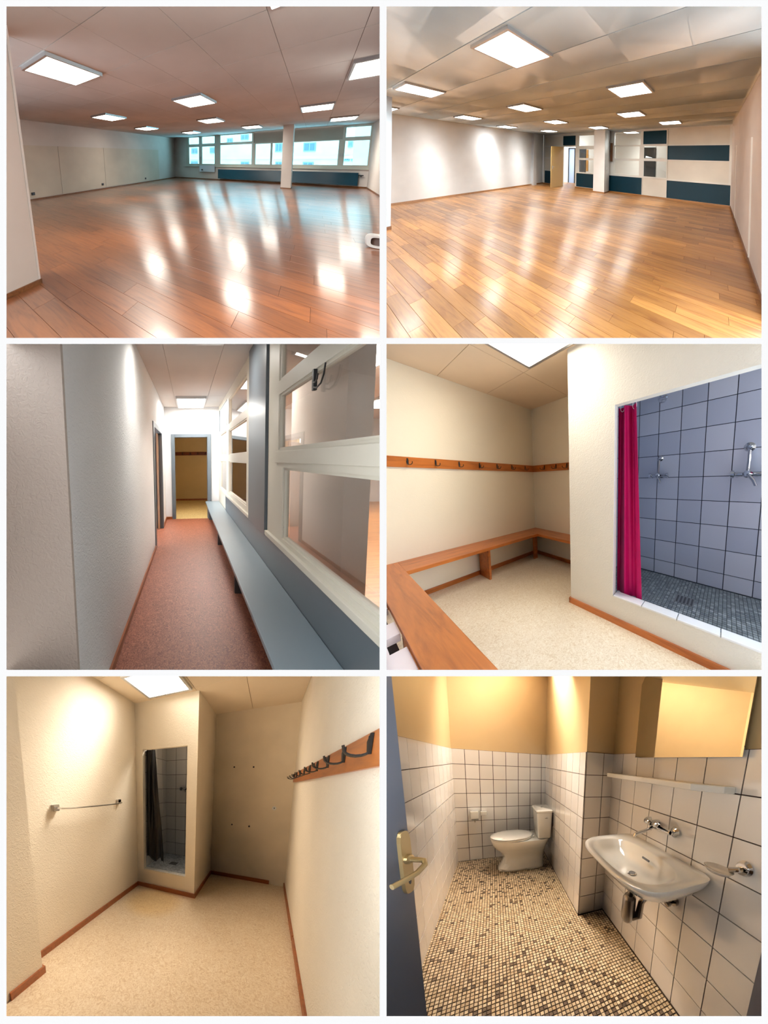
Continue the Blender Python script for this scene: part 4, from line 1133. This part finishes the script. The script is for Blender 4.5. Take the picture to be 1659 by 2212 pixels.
# ================================================================== 6  toilet room
def toilet_room():
    S = BR
    xl, yb, xm, ys, xr, zt, hc = -0.514, 3.342, 0.742, 1.733, 1.017, 1.6, 2.78
    tan = m_tan
    grout = plain('brown_grout', srgb(74, 54, 48), 0.8)
    tm = tilemat('white_wall_tile', [(0, srgb(238, 231, 224)), (1, srgb(247, 242, 237))], 0.1, 0.6)
    both = dict(clip='both')
    # floor of small mosaic stones
    fl = S.box('floor', (xl, xr, -1.0, yb, -0.06, -0.005), plain('floor_grout', srgb(66, 44, 26), 0.9), label='beige and brown mosaic floor of the toilet room', cat='floor', kind='structure')
    rnd = random.Random(12)
    cells = []
    pitch = 0.0245
    i0, j0 = int((xr - xl) / pitch), int((yb - 0.2) / pitch)
    for i in range(i0 + 1):
        for j in range(j0 + 1):
            a, b = xl + i * pitch, 0.2 + j * pitch
            c = (a + 0.01, b + 0.01, 0)
            if a + 0.02 > xr or b + 0.02 > yb or (a + 0.02 > xm and b + 0.02 > ys) or not S.shown(c, 12):
                continue
            t = 0.45 + 0.55 * rnd.random()
            if math.sin(a * 3.1 + 1) + math.sin(b * 2.7) > 0.2 and rnd.random() < 0.12 or rnd.random() < 0.03:
                t = 0.25 * rnd.random()
            cells.append((S.depth(c), a, b, t))
    cells.sort()
    sm = tilemat('mosaic_stone', [(0, srgb(86, 66, 48)), (0.3, srgb(120, 94, 68)), (0.45, srgb(188, 160, 122)), (1, srgb(232, 208, 172))], 0.35, 0.4)
    rest = MB()
    def stone(mb, a, b, t):
        e = 0.0185
        jx, jy = rnd.uniform(-0.001, 0.001), rnd.uniform(-0.001, 0.001)
        mb.box(a + jx, a + e + jx, b + jy, b + e + jy, -0.006, 0.0, t)
    for k, (d, a, b, t) in enumerate(cells):
        if k < 300:
            mb = MB()
            stone(mb, a, b, t)
            S.add('mosaic_stone', mb, sm, fl)
        else:
            stone(rest, a, b, t)
    S.add('mosaic_field', rest, sm, fl, kind='stuff')
    # walls: paint above, tiles below
    def wall(name, b, label, lab2):
        w = S.box(name, (*b, 0, zt), grout, label=label, cat='wall', kind='structure')
        S.box(name + '_upper', (*b, zt, hc), tan, label=lab2, cat='wall', kind='structure', **both)
        return w
    rows = steps(0.0, zt, 0.2)
    w = wall('wall_left', (xl - 0.1, xl, 0.3, yb + 0.1), 'white tiled left wall of the toilet room', 'tan painted wall above the left tiles')
    tile_wall(S, w, (xl, 0, 0), (0, 1, 0), (0, 0, 1), steps(0.55, yb, 0.2, 0.75), rows, tm, (1, 0, 0), 31, 0.006, 0.008)
    w = wall('wall_back', (xl, xm, yb, yb + 0.1), 'white tiled wall behind the toilet', 'glossy tan wall above the toilet tiles')
    tile_wall(S, w, (0, yb, 0), (1, 0, 0), (0, 0, 1), steps(xl, xm, 0.172, -0.36), rows, tm, (0, -1, 0), 32, 0.007, 0.008)
    mb = lambda z0, z1: MB().box(xm, xr + 0.1, ys, yb + 0.1, z0, z1)
    w = S.add('wall_pier', mb(0, zt), grout, label='white tiled corner pier between toilet and washbasin', cat='wall', kind='structure')
    S.add('wall_pier_upper', mb(zt, hc), tan, label='tan painted corner pier above the tiles', cat='wall', kind='structure', **both)
    tile_wall(S, w, (xm, 0, 0), (0, 1, 0), (0, 0, 1), steps(ys, yb, 0.2, 1.87), rows, tm, (-1, 0, 0), 33, 0.006, 0.008)
    tile_wall(S, w, (0, ys, 0), (1, 0, 0), (0, 0, 1), [xm, 0.91, xr], rows, tilemat('pier_tile', [(0, srgb(214, 208, 202)), (1, srgb(226, 220, 214))], 0.1, 0.6), (0, -1, 0), 34, 0.006, 0.008)
    w = wall('wall_right', (xr, xr + 0.1, 0.37, ys), 'white tiled right wall with the washbasin', 'tan painted wall around the mirror')
    tile_wall(S, w, (xr, 0, 0), (0, 1, 0), (0, 0, 1), [0.37, 0.575, 0.77, 0.965, 1.165, 1.36, 1.56, ys], rows, tm, (-1, 0, 0), 35, 0.006, 0.008)
    S.box('trim_door_frame', (0.98, 1.12, 0.25, 0.37, 0, 2.1), paint('frame_blue_grey', srgb(58, 70, 100), 0.4), label='dark blue grey door frame at the right edge of the toilet room', cat='door frame', kind='structure')
    S.box('wall_light_block', (1.06, 1.2, -1.5, 0.3, 0, hc), tan, label='added unseen tan wall blocking light outside the right door frame of the toilet room', cat='wall', kind='structure')  # wall added out of view, shuts out light from the right
    S.box('ceiling', (xl, xr, 1.2, yb, hc, hc + 0.05), paint('toilet_ceiling', srgb(230, 222, 208), 0.8), label='pale ceiling of the toilet room', cat='ceiling', kind='structure', **both)
    ceiling_light(S, 0.15, 0.7, 2.58, 3.15, hc, 'unseen ceiling light over the toilet', 'toilet room lights', glow('toilet_diffuser', (1.0, 0.97, 0.93, 1), 40.0), 0.05)  # unseen lamp above the view, placed here to light the room
    # door
    d = S.thing('door_1', (-0.3, 0.78, 0), 'open blue grey door leaf at the left edge with brass handle', 'door', None, 'structure')
    e0 = Vector((-0.256, 0.82, 0))
    u = Vector((-0.42, -0.907, 0)).normalized()
    nrm = Vector((0.907, -0.42, 0)).normalized()
    q = [e0, e0 + u * 0.8, e0 + u * 0.8 - nrm * 0.04, e0 - nrm * 0.04]
    S.add('leaf', MB().prism([tuple(p + Vector((0, 0, 0.01))) for p in q], (0, 0, 2.05)), paint('door_blue_grey', srgb(72, 80, 94), 0.35, 0.5), d, bevel=0.003)
    brass = plain('matt_brass', srgb(196, 172, 124), 0.3, 0.7)
    def at(a, o, z):
        return e0 + u * a + nrm * o + Vector((0, 0, z))
    z0 = S.on(1, 0.82, 865, 1850).z
    pl = []
    for k in range(20):
        an = 2 * math.pi * k / 20
        pl.append(tuple(at(0.026 + 0.018 * math.copysign(abs(math.cos(an)) ** 0.6, math.cos(an)), 0.0, z0 - 0.012 + 0.105 * math.copysign(abs(math.sin(an)) ** 0.35, math.sin(an)))))
    pt = S.add('handle_plate', MB().prism(pl, tuple(nrm * 0.012)), brass, d, bevel=0.002)
    S.add('keyhole', MB().prism([tuple(at(0.026 + 0.004 * math.cos(2 * math.pi * k / 10), 0.011, z0 - 0.075 + 0.011 * math.sin(2 * math.pi * k / 10))) for k in range(10)], tuple(nrm * 0.003)), m_dark, pt)
    S.add('handle', MB().tube([at(0.026, 0.0, z0), at(0.026, 0.045, z0), at(0.024, 0.062, z0 - 0.002), at(0.03, 0.07, z0 - 0.012), at(0.06, 0.068, z0 - 0.025), at(0.09, 0.06, z0 - 0.03), at(0.125, 0.052, z0 - 0.032)], 0.0085, 10), brass, d, smooth=True)
    S.add('handle_collar', MB().lathe([(0.015, 0), (0.015, 0.012), (0.01, 0.016)], at(0.026, 0.01, z0), nrm, 14), brass, d, smooth=True)
    # toilet, facing left
    yc, xb = 2.97, 0.735
    t = S.thing('toilet', (0.3, yc, 0), 'white close-coupled toilet in the corner of the toilet room', 'toilet')
    def R(l0, l1, hw, z, e=2.6, ef=2.0):
        return ring(xb - (l0 + l1) / 2, yc, (l1 - l0) / 2, hw, z, 36, e, ef)
    S.add('pedestal', MB().loft([R(0.10, 0.72, 0.165, 0.0, 5, 3.0), R(0.10, 0.715, 0.162, 0.03, 5, 3.0), R(0.10, 0.67, 0.135, 0.09, 5, 2.6), R(0.10, 0.645, 0.125, 0.17, 5, 2.4), R(0.09, 0.68, 0.135, 0.235, 4.5, 2.2), R(0.07, 0.75, 0.172, 0.30, 4), R(0.05, 0.785, 0.2, 0.36, 4), R(0.03, 0.80, 0.212, 0.41, 4), R(0.03, 0.80, 0.21, 0.43, 4), R(0.06, 0.77, 0.18, 0.432, 4)]), m_ceramic, t, smooth=True, sharp=60)
    S.add('seat', MB().loft([R(0.27, 0.80, 0.205, 0.434, 2.4), R(0.265, 0.808, 0.212, 0.442, 2.4), R(0.265, 0.808, 0.212, 0.452, 2.4), R(0.27, 0.80, 0.205, 0.457, 2.4)]), m_ceramic, t, smooth=True)
    lid = S.add('lid', MB().loft([R(0.265, 0.80, 0.207, 0.459, 2.4), R(0.26, 0.806, 0.212, 0.466, 2.4), R(0.262, 0.80, 0.207, 0.476, 2.4), R(0.30, 0.75, 0.165, 0.484, 2.2), R(0.4, 0.65, 0.08, 0.488, 2.0)]), m_ceramic, t, smooth=True, sharp=60)
    for s in (-1, 1):
        S.add('hinge', MB().tube([(xb - 0.25, yc + s * 0.07 - 0.02, 0.46), (xb - 0.25, yc + s * 0.07 + 0.02, 0.46)], 0.012, 10), m_ceramic, lid, smooth=True)
    T = lambda l0, l1, hw, z: ring(xb - (l0 + l1) / 2, yc, (l1 - l0) / 2, hw, z, 40, 9)
    tank = S.add('tank', MB().loft([T(0.03, 0.195, 0.17, 0.43), T(0.02, 0.205, 0.185, 0.45), T(0.008, 0.22, 0.2, 0.80), T(0.01, 0.218, 0.198, 0.805)]), m_ceramic, t, smooth=True, sharp=50)
    tlid = S.add('tank_lid', MB().loft([T(0.004, 0.23, 0.207, 0.806), T(0.0, 0.235, 0.212, 0.815), T(0.0, 0.235, 0.212, 0.835), T(0.008, 0.225, 0.2, 0.845)]), m_ceramic, t, smooth=True, sharp=50)
    S.add('flush_button', MB().lathe([(0.02, 0), (0.02, 0.006), (0.012, 0.009)], (xb - 0.12, yc, 0.845), (0, 0, 1), 14), m_chrome, tlid, smooth=True)
    S.add('flush_lever', MB().lathe([(0.012, 0), (0.012, 0.008), (0.006, 0.01)], (xb - 0.09, yc - 0.196, 0.735), (0, -1, 0), 10).tube([(xb - 0.09, yc - 0.205, 0.735), (xb - 0.12, yc - 0.208, 0.732)], 0.005, 6), m_chrome, tank, smooth=True)
    S.add('floor_bolt', MB().lathe([(0.012, 0), (0.01, 0.012), (0.004, 0.015)], (xb - 0.36, yc - 0.15, 0.02), (0, -1, 0.3), 10), m_alu, t, smooth=True)
    # paper holder
    h = S.thing('paper_holder', (-0.22, yb, 0.64), 'small white paper holder on the tiles left of the toilet', 'paper holder')
    S.box('housing', (-0.32, -0.215, yb - 0.085, yb - 0.008, 0.645, 0.755), m_ceramic, parent=h, bevel=0.01)
    S.box('side_arm', (-0.195, -0.11, yb - 0.05, yb - 0.008, 0.68, 0.745), m_ceramic, parent=h, bevel=0.01)
    S.add('roll_bar', MB().tube([(-0.31, yb - 0.05, 0.63), (-0.22, yb - 0.05, 0.63)], 0.012, 10).tube([(-0.27, yb - 0.05, 0.63), (-0.265, yb - 0.06, 0.59)], 0.006, 6), m_chrome, h, smooth=True)
    # washbasin
    zb_, yc2 = 0.965, 0.985
    b = S.thing('washbasin', (0.8, yc2, 0.8), 'white ceramic washbasin on the right tiled wall', 'washbasin')
    G = lambda cx, hx, hy, z, e=9, ef=3.2: ring(cx, yc2, hx, hy, z, 64, e, ef)
    xc, hx = 0.768, 0.24
    bowl = S.add('bowl', MB().loft([G(0.9, 0.07, 0.16, zb_ - 0.185), G(0.87, 0.12, 0.22, zb_ - 0.175), G(0.81, 0.19, 0.31, zb_ - 0.11), G(0.785, 0.222, 0.355, zb_ - 0.05), G(xc, hx, 0.372, zb_ - 0.012), G(xc, hx, 0.372, zb_ - 0.004), G(xc + 0.002, hx - 0.006, 0.366, zb_),
                  G(0.735, 0.172, 0.315, zb_, 2.6, 3.0), G(0.737, 0.163, 0.303, zb_ - 0.008, 2.6, 3.0), G(0.745, 0.14, 0.27, zb_ - 0.05, 2.5, 2.8), G(0.755, 0.11, 0.21, zb_ - 0.095, 2.4, 2.6), G(0.765, 0.06, 0.11, zb_ - 0.12, 2.2, 2.2), G(0.77, 0.024, 0.024, zb_ - 0.125, 2, 2)]), m_ceramic, b, smooth=True, sharp=70)
    S.add('drain_ring', MB().lathe([(0.03, 0), (0.03, 0.004), (0.02, 0.006), (0.019, 0.002)], (0.77, yc2, zb_ - 0.125), (0, 0, 1), 20), m_chrome, bowl, smooth=True)
    S.add('drain_hole', MB().lathe([(0.018, 0), (0.018, 0.0045), (0.001, 0.0046)], (0.77, yc2, zb_ - 0.124), (0, 0, 1), 16), m_dark, bowl)
    S.box('overflow_slot', (0.862, 0.868, yc2 - 0.035, yc2 + 0.03, zb_ - 0.048, zb_ - 0.036), m_dark, parent=bowl)
    # trap
    tr = S.thing('drain_trap', (0.78, 0.93, 0.5), 'chrome bottle trap under the washbasin', 'drain trap')
    dull = plain('dull_chrome', srgb(120, 112, 106), 0.25, 0.9)
    S.add('tailpipe', MB().tube([(0.77, yc2, zb_ - 0.14), (0.77, yc2, zb_ - 0.30)], 0.016, 12).lathe([(0.022, 0), (0.022, 0.025)], (0.77, yc2, zb_ - 0.285), (0, 0, 1), 14), dull, tr, smooth=True)
    S.add('bottle', MB().lathe([(0.012, 0), (0.032, 0.008), (0.042, 0.03), (0.045, 0.07), (0.042, 0.17), (0.03, 0.19), (0.018, 0.195)], (0.77, yc2, zb_ - 0.46), (0, 0, 1), 20), dull, tr, smooth=True)
    S.add('elbow', MB().tube([(0.79, yc2 - 0.02, zb_ - 0.42), (0.82, yc2 - 0.045, zb_ - 0.40), (0.83, yc2 - 0.045, zb_ - 0.31), (0.85, yc2 - 0.05, zb_ - 0.285), (0.90, yc2 - 0.055, zb_ - 0.275), (1.01, yc2 - 0.065, zb_ - 0.275)], [0.026, 0.026, 0.02, 0.018, 0.018, 0.018], 12), dull, tr, smooth=True)
    S.add('wall_flange', MB().lathe([(0.045, 0), (0.04, 0.012), (0.02, 0.02)], (1.009, yc2 - 0.065, zb_ - 0.275), (-1, 0, 0), 18), dull, tr, smooth=True)
    v = S.add('stop_valve', MB().lathe([(0.03, 0), (0.028, 0.02), (0.012, 0.024), (0.012, 0.05), (0.022, 0.052), (0.022, 0.07), (0.01, 0.074)], (1.009, 0.84, 0.69), (-1, 0, 0), 16), dull, None, 'round chrome valve on the tiles beside the drain trap', 'valve', smooth=True)
    # wall tap
    f = S.thing('wall_tap', (xr, 1.0, 1.1), 'ornate chrome wall tap above the washbasin', 'tap')
    x = xr - 0.008
    S.add('wall_flange', MB().lathe([(0.036, 0), (0.036, 0.01), (0.026, 0.022), (0.014, 0.03), (0.014, 0.05)], (x, 0.905, 1.115), (-1, 0, 0), 20), m_chrome, f, smooth=True)
    S.add('wall_flange', MB().lathe([(0.036, 0), (0.036, 0.01), (0.026, 0.022), (0.014, 0.03), (0.014, 0.05)], (x, 1.06, 1.115), (-1, 0, 0), 20), m_chrome, f, smooth=True)
    S.add('body', MB().tube([(x - 0.05, 0.90, 1.115), (x - 0.055, 0.98, 1.118), (x - 0.055, 1.07, 1.118)], [0.015, 0.02, 0.016], 12), m_chrome, f, smooth=True)
    for y in (1.0, 1.075):
        S.add('knob', MB().lathe([(0.012, 0), (0.014, 0.015), (0.028, 0.022), (0.032, 0.035), (0.028, 0.048), (0.012, 0.055)], (x - 0.058, y, 1.12), (-0.5, 0, 0.85), 10), m_chrome, f, smooth=True, sharp=25)
    S.add('spout', MB().tube([(x - 0.055, 1.03, 1.115), (x - 0.1, 1.035, 1.10), (x - 0.16, 1.04, 1.085), (x - 0.2, 1.04, 1.075), (x - 0.205, 1.04, 1.06)], [0.014, 0.013, 0.011, 0.011, 0.01], 12), m_chrome, f, smooth=True)
    # soap dish
    s = S.thing('soap_dish', (xr, 0.5, 1.05), 'chrome wall bracket with clear soap dish right of the washbasin', 'soap dish')
    S.add('wall_flange', MB().lathe([(0.036, 0), (0.036, 0.008), (0.026, 0.018), (0.026, 0.03)], (x, 0.5, 1.08), (-1, 0, 0), 18), m_chrome, s, smooth=True)
    S.add('arm', MB().tube([(x - 0.02, 0.5, 1.08), (x - 0.05, 0.505, 1.078), (x - 0.07, 0.53, 1.07)], 0.013, 10), m_chrome, s, smooth=True)
    S.add('dish', MB().loft([ring(x - 0.085, 0.565, 0.035, 0.05, 1.045, 24), ring(x - 0.085, 0.565, 0.048, 0.066, 1.062, 24), ring(x - 0.085, 0.565, 0.044, 0.062, 1.063, 24), ring(x - 0.085, 0.565, 0.03, 0.044, 1.05, 24)]), plain('frosted_dish', srgb(214, 204, 192), 0.15), s, smooth=True)
    # shelf and mirror
    sh = S.thing('wall_shelf', (0.95, 1.15, 1.4), 'narrow white shelf between mirror and washbasin', 'shelf')
    poly = [(x, 0.60), (x, 1.68), (x - 0.06, 1.675), (x - 0.125, 1.60), (x - 0.13, 0.74), (x - 0.06, 0.615)]
    S.add('board', MB().prism([(p[0], p[1], 1.398) for p in poly], (0, 0, 0.034)), m_ceramic, sh, bevel=0.005)
    mi = S.thing('mirror', (1.0, 0.97, 1.57), 'large frameless mirror above the white shelf', 'mirror')
    mm = plain('mirror_silver', (0.86, 0.85, 0.8, 1), 0.01, 1.0)
    S.add('glass', MB().prism([(xr - 0.03, 0.585, 1.565), (xr - 0.03, 1.36, 1.565), (xr - 0.03, 1.36, 2.08), (xr - 0.03, 1.33, 2.12), (xr - 0.03, 0.585, 2.12)], (0.006, 0, 0)), mm, mi)
    S.box('backing', (xr - 0.024, xr - 0.004, 0.62, 1.33, 1.6, 2.1), m_dark, parent=mi)
toilet_room()
